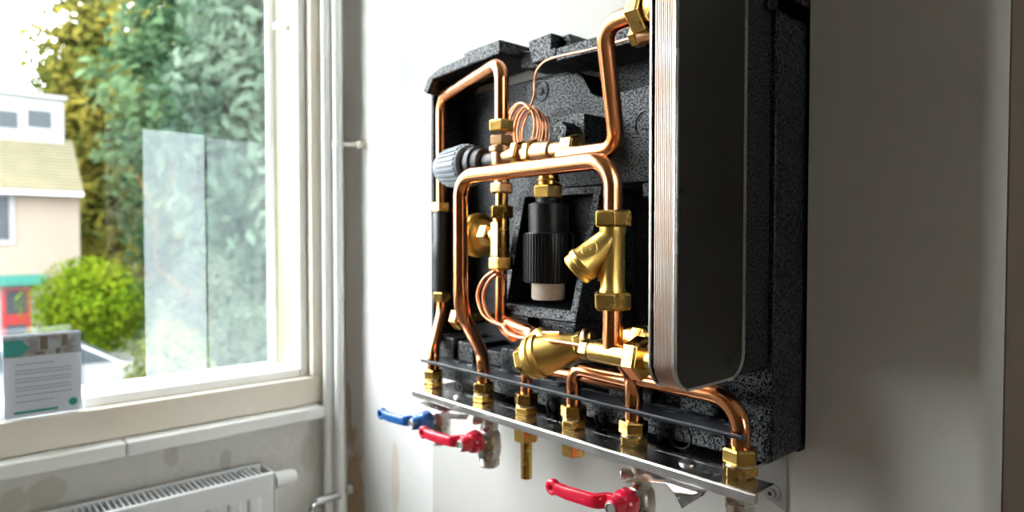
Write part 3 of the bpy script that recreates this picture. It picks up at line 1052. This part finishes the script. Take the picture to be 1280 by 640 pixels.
# lower half of the chain: nuts, sleeve valve and the dome at its side
lo = MB()
lo.cyl((xCh, yCh, zc(268)), (xCh, yCh, zc(240)), 0.0062)
lo.lathe([(0, 0.0078), (0.002, 0.0082), (zc(272) - zc(324) - .002, 0.0082), (zc(272) - zc(324), 0.0078)], (xCh - 0.001, yCh, zc(324)), (0, 0, 1), 28)
lo.box((xCh - 0.0065, yCh - 0.0085, zc(320)), (xCh + 0.0035, yCh, zc(278)))
lo.cyl(V(xCh - 0.004, yCh, zc(294)), V(xCh - 0.045, yCh, zc(294)), 0.0078)
lo = lo.build('differential_valve', M['brass'], unit, 0.0004)
nut(lo, V(xCh, yCh, zc(242)), V(xCh, yCh, zc(229)), 0.0115, 0.2, 'red_brass')
nut(lo, V(xCh, yCh, zc(273)), V(xCh, yCh, zc(257)), 0.0118, 0.5)
nut(lo, V(xCh - 0.001, yCh, zc(337)), V(xCh - 0.001, yCh, zc(321)), 0.0122, 0.1)
nut(lo, V(xCh - 0.026, yCh, zc(294)), V(xCh - 0.013, yCh, zc(294)), 0.0118, 0.1, 'brass', 'union_nut')
MB().lathe([(0, 0.010), (0.004, 0.0145), (0.009, 0.0165), (0.010, 0.0215), (0.015, 0.0225), (0.020, 0.0215), (0.026, 0.018), (0.031, 0.010), (0.032, 0)], V(xCh - 0.026, yCh + 0.004, zc(294)), (-1, 0, 0), 44).build('dome', M['cast_brass'], lo)
pipe('copper_pipe', fillet([V(xCh - 0.001, yCh, zc(326)), V(xCh - 0.001, yCh, 1.165), V(xCh + 0.022, yCh - 0.004, 1.160)], 0.014), 0.0058)

# small brass plug low in the left bay
pg = pt(575, 398, 0.440)
b = MB().hexa(pg + V(-0.006, 0, 0), pg + V(0.006, 0, 0), 0.0125, 0.2)
b.cyl(pg + V(0.006, 0, 0), pg + V(0.020, 0, 0), 0.006)
b.cyl(pg + V(0.014, 0, 0), V(pg.x + 0.014, Y(0.5035), pg.z), 0.0055)
b.build('drain_plug', M['brass'], unit, 0.0004)

# ---- capillary coil and its runs
cc = pt(658, 157, 0.450)
turns = 8
path = []
for k in range(turns * 28 + 1):
    a = 2 * math.pi * k / 28 + 0.7
    t_ = k / (turns * 28)
    R_ = 0.0190 + 0.0009 * math.sin(k * 0.061) + 0.0005 * math.sin(k * 0.17 + 1)
    path.append(V(cc.x + R_ * 1.0 * math.cos(a), cc.y - 0.010 + 0.0235 * t_, cc.z + R_ * 1.22 * math.sin(a) - 0.003 - 0.004 * t_))
e0 = path[0]
tail = [pt(668, 118, 0.435), pt(668, 100, 0.435), pt(674, 84, 0.435), pt(690, 73, 0.432), pt(738, 62, 0.415), pt(770, 53, 0.400), V(ps.x - 0.001, ps.y, ps.z)]


def spline(pts, n=10):
    pts = [Vector(p) for p in pts]
    P = [pts[0] * 2 - pts[1]] + pts + [pts[-1] * 2 - pts[-2]]
    out = []
    for i in range(1, len(P) - 2):
        for k in range(n):
            t = k / n
            a, b_, c, d = P[i - 1:i + 3]
            out.append(0.5 * ((2 * b_) + (c - a) * t + (2 * a - 5 * b_ + 4 * c - d) * t * t + (3 * b_ - a - 3 * c + d) * t ** 3))
    out.append(pts[-1])
    return out


b = MB()
b.tube(path, 0.00108, 8)
b.tube(spline([e0] + tail, 8), 0.00108, 8)
b.build('capillary_coil', M['copper_wire'], unit, 0, smooth=60)
b = MB()
for dz, dD, r in ((0, 0, 0.0017), (0.002, 0.006, 0.0017)):
    q = [V(xCh + 0.003, yCh - 0.004, zc(345)), pt(617, 340, .402), pt(604, 350, .402), pt(597, 369, .402), pt(602, 389, .402), pt(612, 401, .402), pt(627, 407, .402), pt(634, 416, .398), pt(650, 422, .392), pt(690, 426, .385), pt(726, 432, .376), V(xt0 - 0.008, yF, zT)]
    if dz:
        q = [p + V(0.0015, dD, -0.0015) for p in q[:-3]] + [pt(668, 417, .393), pt(700, 416, .395)]
    b.tube(spline(q, 8), r, 10)
b.build('capillary_loop', M['copper_wire'], unit, 0, smooth=60)

# ---- big strainer at the bottom
s0, s1 = pt(663, 448, 0.388), pt(727, 431, 0.404)
sd = (s1 - s0).normalized()
L = (s1 - s0).length
b = MB()
b.lathe([(-0.001, 0.0), (-0.001, 0.0170), (0.002, 0.0185), (0.005, 0.0185), (0.006, 0.0172), (0.008, 0.0190), (0.012, 0.0190), (0.013, 0.0172), (L * .55, 0.0152), (L * .8, 0.0125), (L * .95, 0.0095), (L + .012, 0.0080)], s0, sd, 44)
top = pt(672, 420, 0.400)
b.lathe([(0, 0.009), (0.014, 0.0085), (0.018, 0.0078)], s0 + sd * 0.018 + V(0, 0, 0.006), (top - (s0 + sd * 0.018)).normalized() + V(-0.5, 0, 0.2), 30)
bs = b.build('strainer_body', M['cast_brass'], unit, 0.0003)
nut(bs, s0 - sd * 0.011, s0, 0.0130, 0.3, name='drain_plug')
nut(bs, s1 - sd * 0.004, s1 + sd * 0.004, 0.0118, 0.2, name='union_nut')
MB().lathe([(0, .0112), (.001, .0124), (.0035, .0124), (.0045, .0112)], s1 + sd * 0.0045, sd, 30).build('union_ring', M['red_brass'], bs)
# fat pipe coming from behind into it
f0, f1, f2 = pt(628, 396, 0.425), pt(642, 407, 0.412), pt(664, 418, 0.400)
pipe('copper_pipe', spline([f0, f1, f2, V(f2.x + 0.006, f2.y + 0.002, f2.z - 0.006)], 8), 0.0074)

# ---- lower pipes
zC1 = pt(665, 459, DN).z
pipe('copper_pipe', fillet([V(fitx[2], yN, ZNUT - 0.012), V(fitx[2], yN, zC1), V(fitx[4] - 0.006, yN + 0.008, zC1 - 0.0005)], 0.013, 12), 0.0060)
zD1 = pt(750, 466, DN).z
pipe('copper_pipe', fillet([V(fitx[3], yN, ZNUT - 0.012), V(fitx[3], yN, zD1), V(fitx[4] - 0.002, yN - 0.002, zD1 - 0.001)], 0.013, 12), RP)
pipe('copper_pipe', fillet([V(fitx[4], yN, ZNUT - 0.012), V(fitx[4], yN, 1.137), V(-0.322, Y(0.400), 1.164), V(-0.316, Y(0.380), zT)], [0.03, 0.02], 12), RP + 0.0006)
zF1 = pt(862, 487, DN).z
pipe('copper_pipe', fillet([V(fitx[5], yN, ZNUT - 0.012), V(fitx[5], yN, zF1), V(-0.335, yN, zF1 + 0.001)], 0.026, 14), RP + 0.0002)

# ---- black retaining bar
bl, brr = -0.6305, -0.2315
b = MB()
b.prismz([(bl, Y(0.4255)), (brr, Y(0.4255)), (brr - 0.001, Y(0.440)), (brr - 0.010, Y(0.456)), (bl, Y(0.456))], 1.1085, 1.1105)
b.box((bl, Y(0.4255), 1.1085), (brr, Y(0.4275), 1.1120))
for k in range(14):
    x = bl + 0.035 + k * 0.026
    if min(abs(x - q) for q in fitx) > 0.014:
        b.box((x, Y(0.446), 1.1106), (x + 0.010, Y(0.4545), 1.1118))
b.build('retaining_bar', M['black_steel'], unit, 0.0006)

# ================================================================== rail under the unit
RL, RR = -0.6245, -0.2138
rail = thing('mounting_rail', (-0.42, 0, 1.03), 'bent stainless steel mounting rail with brass couplings below the black foam shell', 'mounting rail')
b = MB()
yf = Y(0.410)
# shelf with a folded front lip; the end behind the lip is cut back
RS = -0.2405
b.prismx([(yf, ZR - 0.0078), (yf, ZR - 0.0012), (yf + 0.0012, ZR), (yf + 0.028, ZR), (yf + 0.028, ZR - 0.0014), (yf + 0.0014, ZR - 0.0014), (yf + 0.0014, ZR - 0.0078)], RL, RR)
b.box((RL, yf + 0.028, ZR - 0.0014), (RS, -0.0006, ZR))
channel = b.build('channel', M['steel'], rail, 0.0003)
for xb in (RS, RL + 0.026):
    b = MB()
    b.prism([(xb - 0.026, ZR - 0.0016), (xb, ZR - 0.0016), (xb, 1.030), (xb - 0.010, 1.034), (xb - 0.026, 1.052)], -0.0022, -0.0006)
    b.box((xb - 0.026, -0.045, ZR - 0.0030), (xb, -0.0006, ZR - 0.0016))
    b.build('wall_plate', M['zinc'], rail, 0.0005)
    xs = xb - 0.012
    zb = pt(975, 620, 0.51).z
    b = MB()
    b.lathe([(0, 0.0072), (0.001, 0.0072), (0.0012, 0.0045)], (xs, -0.0023, zb), (0, -1, 0), 28)
    b.hexa((xs, -0.0034, zb), (xs, -0.0065, zb), 0.0042)
    sc_ = b.build('screw', M['zinc'], rail, 0.0003)
    MB().cyl((xs, -0.0064, zb), (xs, -0.0067, zb), 0.0018).build('socket', M['dark_gap'], sc_)
for px, py in ((572, 490), (857, 578)):
    p = pt(px, py, 0.4255)
    MB().lathe([(0, .0065), (.0012, .0062), (.0026, .0045), (.003, 0)], (p.x, Y(0.428), ZR), (0, 0, 1), 28).build('screw', M['zinc'], rail)

for k, x in enumerate(fitx):
    R_ = (0.0118, 0.0118, 0.0118, 0.0118, 0.0122, 0.0128)[k]
    b = MB()
    b.hexa(V(x, yN, ZR + 0.0004), V(x, yN, ZR + 0.0076), R_, 0.25)
    b.cyl(V(x, yN, ZR + 0.0070), V(x, yN, ZR + 0.0100), R_ * 0.84)
    b.cyl(V(x, yN, ZR + 0.0004), V(x, yN, ZR - 0.009), 0.0080)
    f = b.build('coupling', M['brass'], rail, 0.0004)
    nut(f, V(x, yN, ZR + 0.0092), V(x, yN, ZNUT), R_, 0.35 + 0.1 * k)
    MB().lathe([(0, R_ * .80), (0.0006, R_ * .87), (0.0016, R_ * .87), (.0022, R_ * .80)], (x, yN, ZR + 0.0072), (0, 0, 1), 30).build('olive_ring', M['nickel'], f)
    if k == 2:
        nut(f, V(x, yN, ZR - 0.0265), V(x, yN, ZR - 0.0085), 0.0125, 0.1, name='lower_nut')
        pz = pt(663, 599, DN).z
        MB().lathe([(0, 0.0042), (0, 0.0056), (ZR - 0.0255 - pz, 0.0056), (ZR - 0.0255 - pz, 0.0042)], (x, yN, pz), (0, 0, 1), 28, True).build('tail_pipe', M['brass'], f)
    if k == 3:
        MB().hexa(V(x, yN, ZR - 0.0255), V(x, yN, ZR - 0.0085), 0.0112, 0.1).build('lower_plug', M['brass'], f, 0.0006)


# ---- ball valves under the rail
def ball_valve(x, y, ztop, label, lev, hub_len=0.017, drop=0.0, arm=0.068, cat='ball valve'):
    t = thing('ball_valve', (x, y, ztop - 0.055), label, cat, 'lever ball valves under the rail')
    b = MB()
    b.lathe([(0, 0.0098), (0.0008, 0.0102), (0.009, 0.0102), (0.0098, 0.0118), (0.0125, 0.0122), (0.018, 0.0122), (0.019, 0.0128), (0.023, 0.0128), (0.027, 0.0125), (0.034, 0.0118), (0.038, 0.0092), (0.044, 0.0092), (0.045, 0.0085), (0.052 + ZR - 0.0016 - ztop, 0.0085)], (x, y, ztop - 0.052), (0, 0, 1), 40)
    for k in range(4):                       # thread
        b.lathe([(0, .0101), (.0007, .0107), (.0014, .0101)], (x, y, ztop - 0.0505 + k * 0.0018), (0, 0, 1), 36)
    yh = y - 0.0095
    zh = ztop - 0.0225
    b.cyl((x, y, zh), (x, yh - 0.0055, zh), 0.0075)
    bd = b.build('body', M['nickel'], t, 0, smooth=30)
    # test nipple
    MB().lathe([(0, .0040), (.009, .0040), (.0092, .0046), (.013, .0046), (.0136, .0038), (.0136, 0)], (x - 0.001, y - 0.004, ztop - 0.0035), V(-0.75, -0.66, 0), 24).build('test_nipple', M['nickel'], bd)
    # lever: hub, cranked arm, ring end
    b = MB()
    b.hexa(V(x, yh - 0.005, zh), V(x, yh - 0.0125, zh), 0.0118, 0.3, 8)
    b.lathe([(0, 0.0112), (0.004, 0.0106), (0.007, 0.0078), (hub_len - .002, 0.0070), (hub_len, 0.0062)], (x, yh - 0.012, zh), (0, -1, 0), 32)
    hy = yh - 0.012 - hub_len + 0.008
    pth = [V(x + 0.002, hy + 0.006, zh), V(x - 0.014, hy + 0.004, zh - 0.0005 - drop), V(x - 0.020, hy - 0.004, zh - 0.001 - drop), V(x - arm * .82, hy - 0.008, zh - 0.001 - drop), V(x - arm, hy - 0.009, zh - drop)]
    pth = fillet(pth, 0.006, 5)
    rings = []
    for i, p in enumerate(pth):
        tg = (pth[min(i + 1, len(pth) - 1)] - pth[max(i - 1, 0)]).normalized()
        sd_ = tg.cross(V(0, 0, 1)).normalized()
        hh = 0.0062 - 0.0012 * min(1, i / len(pth) * 1.3)
        rings.append([p + sd_ * a_ + V(0, 0, 1) * c_ for a_, c_ in ((.0030, hh), (-.0030, hh), (-.0042, hh * .2), (-.0030, -hh), (.0030, -hh), (.0040, hh * .2))])
    b.loft(rings)
    rc_ = V(x - arm - 0.004, hy - 0.009, zh - drop)
    b.lathe([(-0.0035, 0.0028), (-0.0035, 0.0058), (-0.0025, 0.0068), (0.0025, 0.0068), (0.0035, 0.0058), (0.0035, 0.0028)], rc_, (0, -1, 0), 28, True)
    lv = b.build('lever', M[lev], t, 0.0006)
    MB().lathe([(0, 0.0052), (0.0012, 0.0052), (0.0014, 0.0042), (.0004, .003), (.0004, 0)], (x, yh - 0.012 - hub_len - 0.0002, zh), (0, -1, 0), 24).build('lever_screw', M['zinc'], lv)
    return t


yV = Y(0.443)
ball_valve(fitx[0] + 0.002, yV, 1.0655, 'nickel ball valve with blue lever under the left end of the steel rail', 'blue_enamel', arm=0.057)
ball_valve(fitx[1] + 0.001, yV, 1.0625, 'nickel ball valve with red lever below the rail, next to the blue-levered one', 'red_enamel', arm=0.059)
ball_valve(fitx[4] + 0.002, yV, 1.0580, 'nickel ball valve with red lever right of the short brass tail pipe', 'red_enamel', arm=0.059)

# fitting under the last coupling
t = thing('outlet_fitting', (fitx[5], yN, ZR - 0.06), 'plain metal outlet fitting under the right end of the rail', 'pipe fitting')
b = MB().cyl((fitx[5], yN, ZR - 0.070), (fitx[5], yN, ZR - 0.002), 0.0105, n=36)
bo = b.build('body', M['nickel'], t, 0.0004)
MB().hexa((fitx[5], yN, ZR - 0.020), (fitx[5], yN, ZR - 0.008), 0.0128, 0.2).build('hex_collar', M['nickel'], bo, 0.0004)


# folded brackets that hold the valves
def valve_clip(rows, label):
    bm_ = MB()
    for facet in rows:
        P = []
        for px, py, z in facet:
            d = ray(px, py)
            P.append(CAM + d * ((z - CZ) / d.z))
        n_ = (P[1] - P[0]).cross(P[2] - P[0]).normalized()
        if n_.z < 0:
            n_ = -n_
        bm_.loft([P, [p - n_ * 0.0011 for p in P]])
    o = bm_.build('valve_bracket', M['steel'], None, 0.0002)
    return tag(o, label, 'bracket', 'folded steel brackets under the rail')


zk = ZR - 0.0088
valve_clip([[(518, 506, zk - .004), (536, 498, zk), (556, 500, zk), (566, 512, zk - .003), (548, 516, zk - .004)],
            [(556, 500, zk), (592, 509, zk), (586, 518, zk - .002), (566, 512, zk - .003)],
            [(548, 516, zk - .004), (586, 518, zk - .002), (583, 524, zk - .006), (556, 523, zk - .010)]],
           'folded steel bracket under the rail above the blue-levered valve')
valve_clip([[(781, 602, zk - .006), (812, 589, zk), (828, 593, zk), (833, 604, zk - .002), (812, 602, zk - .005)],
            [(828, 593, zk), (886, 611, zk), (866, 618, zk - .002), (842, 615, zk - .003), (833, 604, zk - .002)],
            [(842, 615, zk - .003), (886, 611, zk), (878, 619, zk - .005), (852, 635, zk - .012)]],
           'folded steel bracket under the rail beside the lowest red-levered valve')

# ================================================================== outdoors
ZG = -2.2
struct('ground', MB().box((-90, -60, ZG - 0.3), (XO - 0.3, 60, ZG)), M['lawn'])
struct('path', MB().box((-24.3, -14, ZG + 0.002), (-7.5, 2.8, ZG + 0.03)), M['paving'])
XH = -25.0
HYR = 3.31
ho = thing('house', (XH - 3, -3, ZG), 'beige rendered house with tiled roof, white dormer and red door across the garden', 'house')
b = MB().box((XH - 7, -11, ZG), (XH, HYR, 2.72))
b.prismx([(-11, 2.72), (HYR, 2.72), (HYR, 2.73), (-11, 2.73)], XH - 7, XH)
b.build('wall', M['render_wall'], ho)
# roof: slope up to the ridge, tile courses in steps
b = MB()
EX, EZ, RXx, RZz = XH + 0.45, 2.72, XH - 1.45, 4.52
nst = 16
for k in range(nst):
    f0_, f1_ = k / nst, (k + 1) / nst
    xa, za_ = EX + (RXx - EX) * f0_, EZ + (RZz - EZ) * f0_
    xb_, zb_ = EX + (RXx - EX) * f1_, EZ + (RZz - EZ) * f1_
    b.prism([(xa, za_ + 0.06), (xb_, zb_ + 0.02), (xb_, zb_ - 0.16), (xa, za_ - 0.12)], -11.2, HYR + 0.05)
b.prism([(RXx, RZz), (XH - 7.4, 2.72), (XH - 7.4, 2.55), (RXx, RZz - 0.2)], -11.2, HYR + 0.05)
b.build('roof', M['roof_tile'], ho)
MB().box((EX - 0.04, -11.2, EZ - 0.13), (EX + 0.10, HYR + 0.04, EZ - 0.02)).build('gutter', M['print_grey'], ho)
# dormer
DXF = XH - 1.3
dyr = ptx(80, 140, DXF).y
dz0, dz1 = ptx(40, 172, DXF).z, ptx(40, 121, DXF).z
b = MB().box((DXF - 3.5, -6.0, dz0 - 0.25), (DXF, dyr, dz1))
dm = b.build('dormer', M['outdoor_white'], ho, 0.02)
MB().box((DXF - 3.6, -6.1, dz1), (DXF + 0.12, dyr + 0.08, dz1 + 0.12)).build('dormer_roof', M['outdoor_white'], dm)
for u0, u1 in ((35, 64), (-6, 22), (-52, -18)):
    a, c = ptx(u0, 158, DXF + 0.01), ptx(u1, 140, DXF + 0.01)
    MB().box((DXF - 0.02, a.y, a.z), (DXF + 0.015, c.y, c.z)).build('dormer_window', M['dark_glass'], dm)


def house_window(u0, v0, u1, v1, x=XH):
    a, c = ptx(u0, v1, x), ptx(u1, v0, x)
    fr = 0.14
    b = MB()
    b.box((x - 0.02, a.y, a.z), (x + 0.05, c.y, a.z + fr))
    b.box((x - 0.02, a.y, c.z - fr), (x + 0.05, c.y, c.z))
    b.box((x - 0.02, a.y, a.z + fr), (x + 0.05, a.y + fr, c.z - fr))
    b.box((x - 0.02, c.y - fr, a.z + fr), (x + 0.05, c.y, c.z - fr))
    wv = b.build('window', M['outdoor_white'], ho)
    MB().box((x - 0.01, a.y + fr, a.z + fr), (x + 0.02, c.y - fr, c.z - fr)).build('pane', M['dark_glass'], wv)


house_window(-60, 240, 18, 306)
a, c = ptx(-2, 357, XH + 0.3), ptx(57, 343, XH + 0.3)
MB().box((XH - 0.02, a.y, a.z), (XH + 0.55, c.y, c.z)).build('canopy', M['teal_paint'], ho)
a, c = ptx(-30, 430, XH), ptx(46, 358, XH)
MB().box((XH - 0.02, a.y, ZG), (XH + 0.10, c.y, c.z)).build('door_surround', M['outdoor_white'], ho)
a, c = ptx(3, 430, XH + 0.15), ptx(38, 360, XH + 0.15)
dr = MB().box((XH + 0.05, a.y, ZG), (XH + 0.16, c.y, c.z)).build('front_door', M['red_paint'], ho)
for v0, v1 in ((363, 393), (405, 428)):
    e, g_ = ptx(8, v1, XH + 0.17), ptx(33, v0, XH + 0.17)
    MB().box((XH + 0.14, e.y, e.z), (XH + 0.175, g_.y, g_.z)).build('door_pane', M['dark_glass'], dr)

# ---- car in front of the house
p = ptx(205, 494, -16.2)
cx, cy0 = -16.2, p.y                         # nose to the right
car = thing('car', (cx, cy0 - 2, ZG + 0.03), 'white car parked in front of the house behind the leaflet', 'car')
zc_ = ZG + 0.03
sidep = [(0.0, 0.30), (0.02, 0.62), (-0.10, 0.74), (-0.55, 0.82), (-1.00, 0.90), (-1.75, 1.36), (-2.1, 1.44), (-3.0, 1.43), (-3.55, 1.20), (-3.95, 0.86), (-4.02, 0.40), (-3.9, 0.25), (-0.1, 0.22)]
b = MB()
b.loft([[V(cx + sx * wd, cy0 + y, zc_ + z) for y, z in [(yy_ * k_ - (1 - k_) * 0.4, zz_ * (1 if zz_ < 0.9 else k_ + (1 - k_) * .6)) for yy_, zz_ in sidep]] for sx, wd, k_ in ((-1, .84, .97), (-1, .74, 1), (1, .74, 1), (1, .84, .97))])
b.build('car_body', M['car_white'], car, 0.05, 3)
b = MB().prismx([(cy0 - 1.13, zc_ + .93), (cy0 - 1.80, zc_ + 1.32), (cy0 - 3.0, zc_ + 1.34), (cy0 - 3.45, zc_ + 1.12), (cy0 - 3.5, zc_ + .93)], cx + .70, cx + .855)
b.build('side_window', M['dark_glass'], car)
b = MB().loft([[V(cx - .62, cy0 - 1.02, zc_ + .925), V(cx + .62, cy0 - 1.02, zc_ + .925), V(cx + .56, cy0 - 1.70, zc_ + 1.355), V(cx - .56, cy0 - 1.70, zc_ + 1.355)], [V(cx - .62, cy0 - 1.02, zc_ + .89), V(cx + .62, cy0 - 1.02, zc_ + .89), V(cx + .56, cy0 - 1.70, zc_ + 1.30), V(cx - .56, cy0 - 1.70, zc_ + 1.30)]])
b.build('windscreen', M['dark_glass'], car)
for sx in (-1, 1):
    for yw in (-0.75, -3.2):
        b = MB().lathe([(-.09, .16), (-.10, .29), (-.08, .315), (.08, .315), (.10, .29), (.09, .16)], (cx + sx * .76, cy0 + yw, zc_ + .315), (1, 0, 0), 28)
        b.build('wheel', M['tyre'], car)


# ---- plants
def foliage(name, ma, parent, blobs, n, size, flat=0.5):
    bm = bmesh.new()
    tot = sum(r[0] * r[1] * r[2] for _, r in blobs) ** 1.0
    for c, r in blobs:
        k = max(20, int(n * (r[0] * r[1] * r[2]) / tot))
        for _ in range(k):
            d = Vector((random.gauss(0, 1), random.gauss(0, 1), random.gauss(0, 1))).normalized()
            q = random.uniform(0.55, 1.2)
            p = Vector((c[0] + d.x * r[0] * q, c[1] + d.y * r[1] * q, c[2] + d.z * r[2] * q))
            nr = (d + Vector((random.gauss(0, .5), random.gauss(0, .5), random.gauss(0, .5) + 0.4))).normalized()
            _, u, v = frame_of(nr)
            a = random.uniform(0, 6.28)
            u, v = u * math.cos(a) + v * math.sin(a), v * math.cos(a) - u * math.sin(a)
            s = size * random.uniform(0.6, 1.3)
            vs = [bm.verts.new(p + u * s * x + v * s * y + nr * s * h) for x, y, h in ((-1, 0, 0), (0, -flat, .12), (1, 0, 0), (0, flat, .12))]
            bm.faces.new(vs)
    mb = MB()
    mb.bm.free()
    mb.bm = bm
    return mb.build(name, ma, parent, 0, smooth=0)


def plant(name, base, h, rad, label, cat, ma, n, size, nb=14, trunk=0.2, group=None, shape='round', low=0.12):
    t = thing(name, base, label, cat, group)
    blobs = []
    for k in range(nb):
        f = (k + 0.5) / nb
        z = h * (low + (0.95 - low) * f)
        prof = math.sin(math.pi * min(1, 0.18 + 0.80 * f)) ** 0.7 if shape == 'round' else (1.05 - f) ** 0.75
        a = k * 2.4
        rr = rad * prof
        off = rr * 0.55 * (0.4 + 0.6 * random.random())
        bl_ = rr * 0.62 + rad * 0.10
        blobs.append(((base[0] + off * math.cos(a), base[1] + off * math.sin(a), base[2] + z), (bl_, bl_, min(bl_ * 0.85, h * 0.22))))
    foliage('foliage', ma, t, blobs, n, size)
    MB().lathe([(0, trunk), (h * 0.5, trunk * .6), (h * 0.8, trunk * .2)], base, (0, 0, 1), 12).build('trunk', M['bark'], t)
    return t


def gp(px, dist):                            # ground point seen under a photo column at some distance
    d = ray(px, 300)
    d = Vector((d.x, d.y, 0)).normalized()
    return (CAM.x + d.x * dist, CAM.y + d.y * dist, ZG)


M['leaf_yellow'] = leaf_material('leaf_yellow', (0.046, 0.061, 0.014), (0.182, 0.155, 0.030), 0.45)
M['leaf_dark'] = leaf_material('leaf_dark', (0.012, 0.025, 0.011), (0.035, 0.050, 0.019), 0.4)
M['leaf_blue'] = leaf_material('leaf_blue', (0.031, 0.059, 0.040), (0.110, 0.150, 0.108), 0.45)
M['leaf_green'] = leaf_material('leaf_green', (0.025, 0.059, 0.029), (0.108, 0.162, 0.081), 0.5)
M['leaf_bright'] = leaf_material('leaf_bright', (0.044, 0.083, 0.004), (0.110, 0.143, 0.009), 1.6)
M['leaf_pale'] = leaf_material('leaf_pale', (0.065, 0.086, 0.022), (0.134, 0.134, 0.069), 1.8)
M['leaf_grey'] = leaf_material('leaf_grey', (0.042, 0.063, 0.042), (0.088, 0.104, 0.079), 1.8)
M['leaf_orange'] = leaf_material('leaf_orange', (0.087, 0.070, 0.021), (0.151, 0.075, 0.018), 1.5)

TG = 'trees behind the garden'
plant('conifer_tree', gp(118, 39), 19, 2.9, 'tall yellow-green conifer right behind the house roof', 'tree', M['leaf_yellow'], 12000, 0.26, 30, 0.35, TG, low=0.05)
plant('conifer_tree', gp(180, 48), 22, 3.9, 'tall golden green conifer in the middle of the tree row', 'tree', M['leaf_yellow'], 13000, 0.28, 30, 0.35, TG, low=0.05)
plant('conifer_tree', gp(240, 31.5), 19, 3.0, 'tall fresh green cedar right of the golden conifers', 'tree', M['leaf_green'], 12000, 0.26, 30, 0.35, TG, low=0.05)
plant('conifer_tree', gp(326, 23.5), 15.5, 2.6, 'pale blue-green cedar at the right edge of the window view', 'tree', M['leaf_blue'], 12000, 0.24, 28, 0.35, TG, low=0.05)
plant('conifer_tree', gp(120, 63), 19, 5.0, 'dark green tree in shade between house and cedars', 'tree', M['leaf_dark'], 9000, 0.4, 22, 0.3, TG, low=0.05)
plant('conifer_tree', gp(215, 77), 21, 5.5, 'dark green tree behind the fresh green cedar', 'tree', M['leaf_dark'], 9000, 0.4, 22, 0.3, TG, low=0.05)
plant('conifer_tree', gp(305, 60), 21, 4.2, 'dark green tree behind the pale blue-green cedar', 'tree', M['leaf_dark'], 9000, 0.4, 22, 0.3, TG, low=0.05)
SG = 'garden shrubs'
plant('garden_bush', gp(112, 20.2), 2.95, 1.25, 'bright lime green bush beside the red front door', 'bush', M['leaf_bright'], 8000, 0.085, 16, 0.04, SG, low=0.3)
plant('garden_bush', gp(127, 27.0), 2.6, 0.5, 'slim orange-tinted shrub behind the lime green bush', 'bush', M['leaf_orange'], 1500, 0.10, 8, 0.04, SG)
plant('garden_bush', gp(210, 9.0), 2.55, 0.56, 'pale yellow-green bush in the middle of the window view', 'bush', M['leaf_pale'], 7000, 0.045, 14, 0.03, SG, low=0.3)
plant('garden_bush', gp(166, 23.5), 2.3, 0.8, 'mid-green shrub between the lime bush and the pale bush', 'bush', M['leaf_green'], 3500, 0.07, 10, 0.03, SG, low=0.25)
plant('garden_bush', gp(305, 11.0), 2.55, 0.8, 'grey-green flowering shrub at the right of the garden', 'bush', M['leaf_grey'], 6000, 0.055, 14, 0.03, SG, low=0.2)
plant('garden_bush', gp(254, 19.0), 3.3, 1.0, 'soft grey-green shrub behind the pale yellow bush', 'bush', M['leaf_grey'], 6000, 0.075, 14, 0.03, SG, low=0.2)
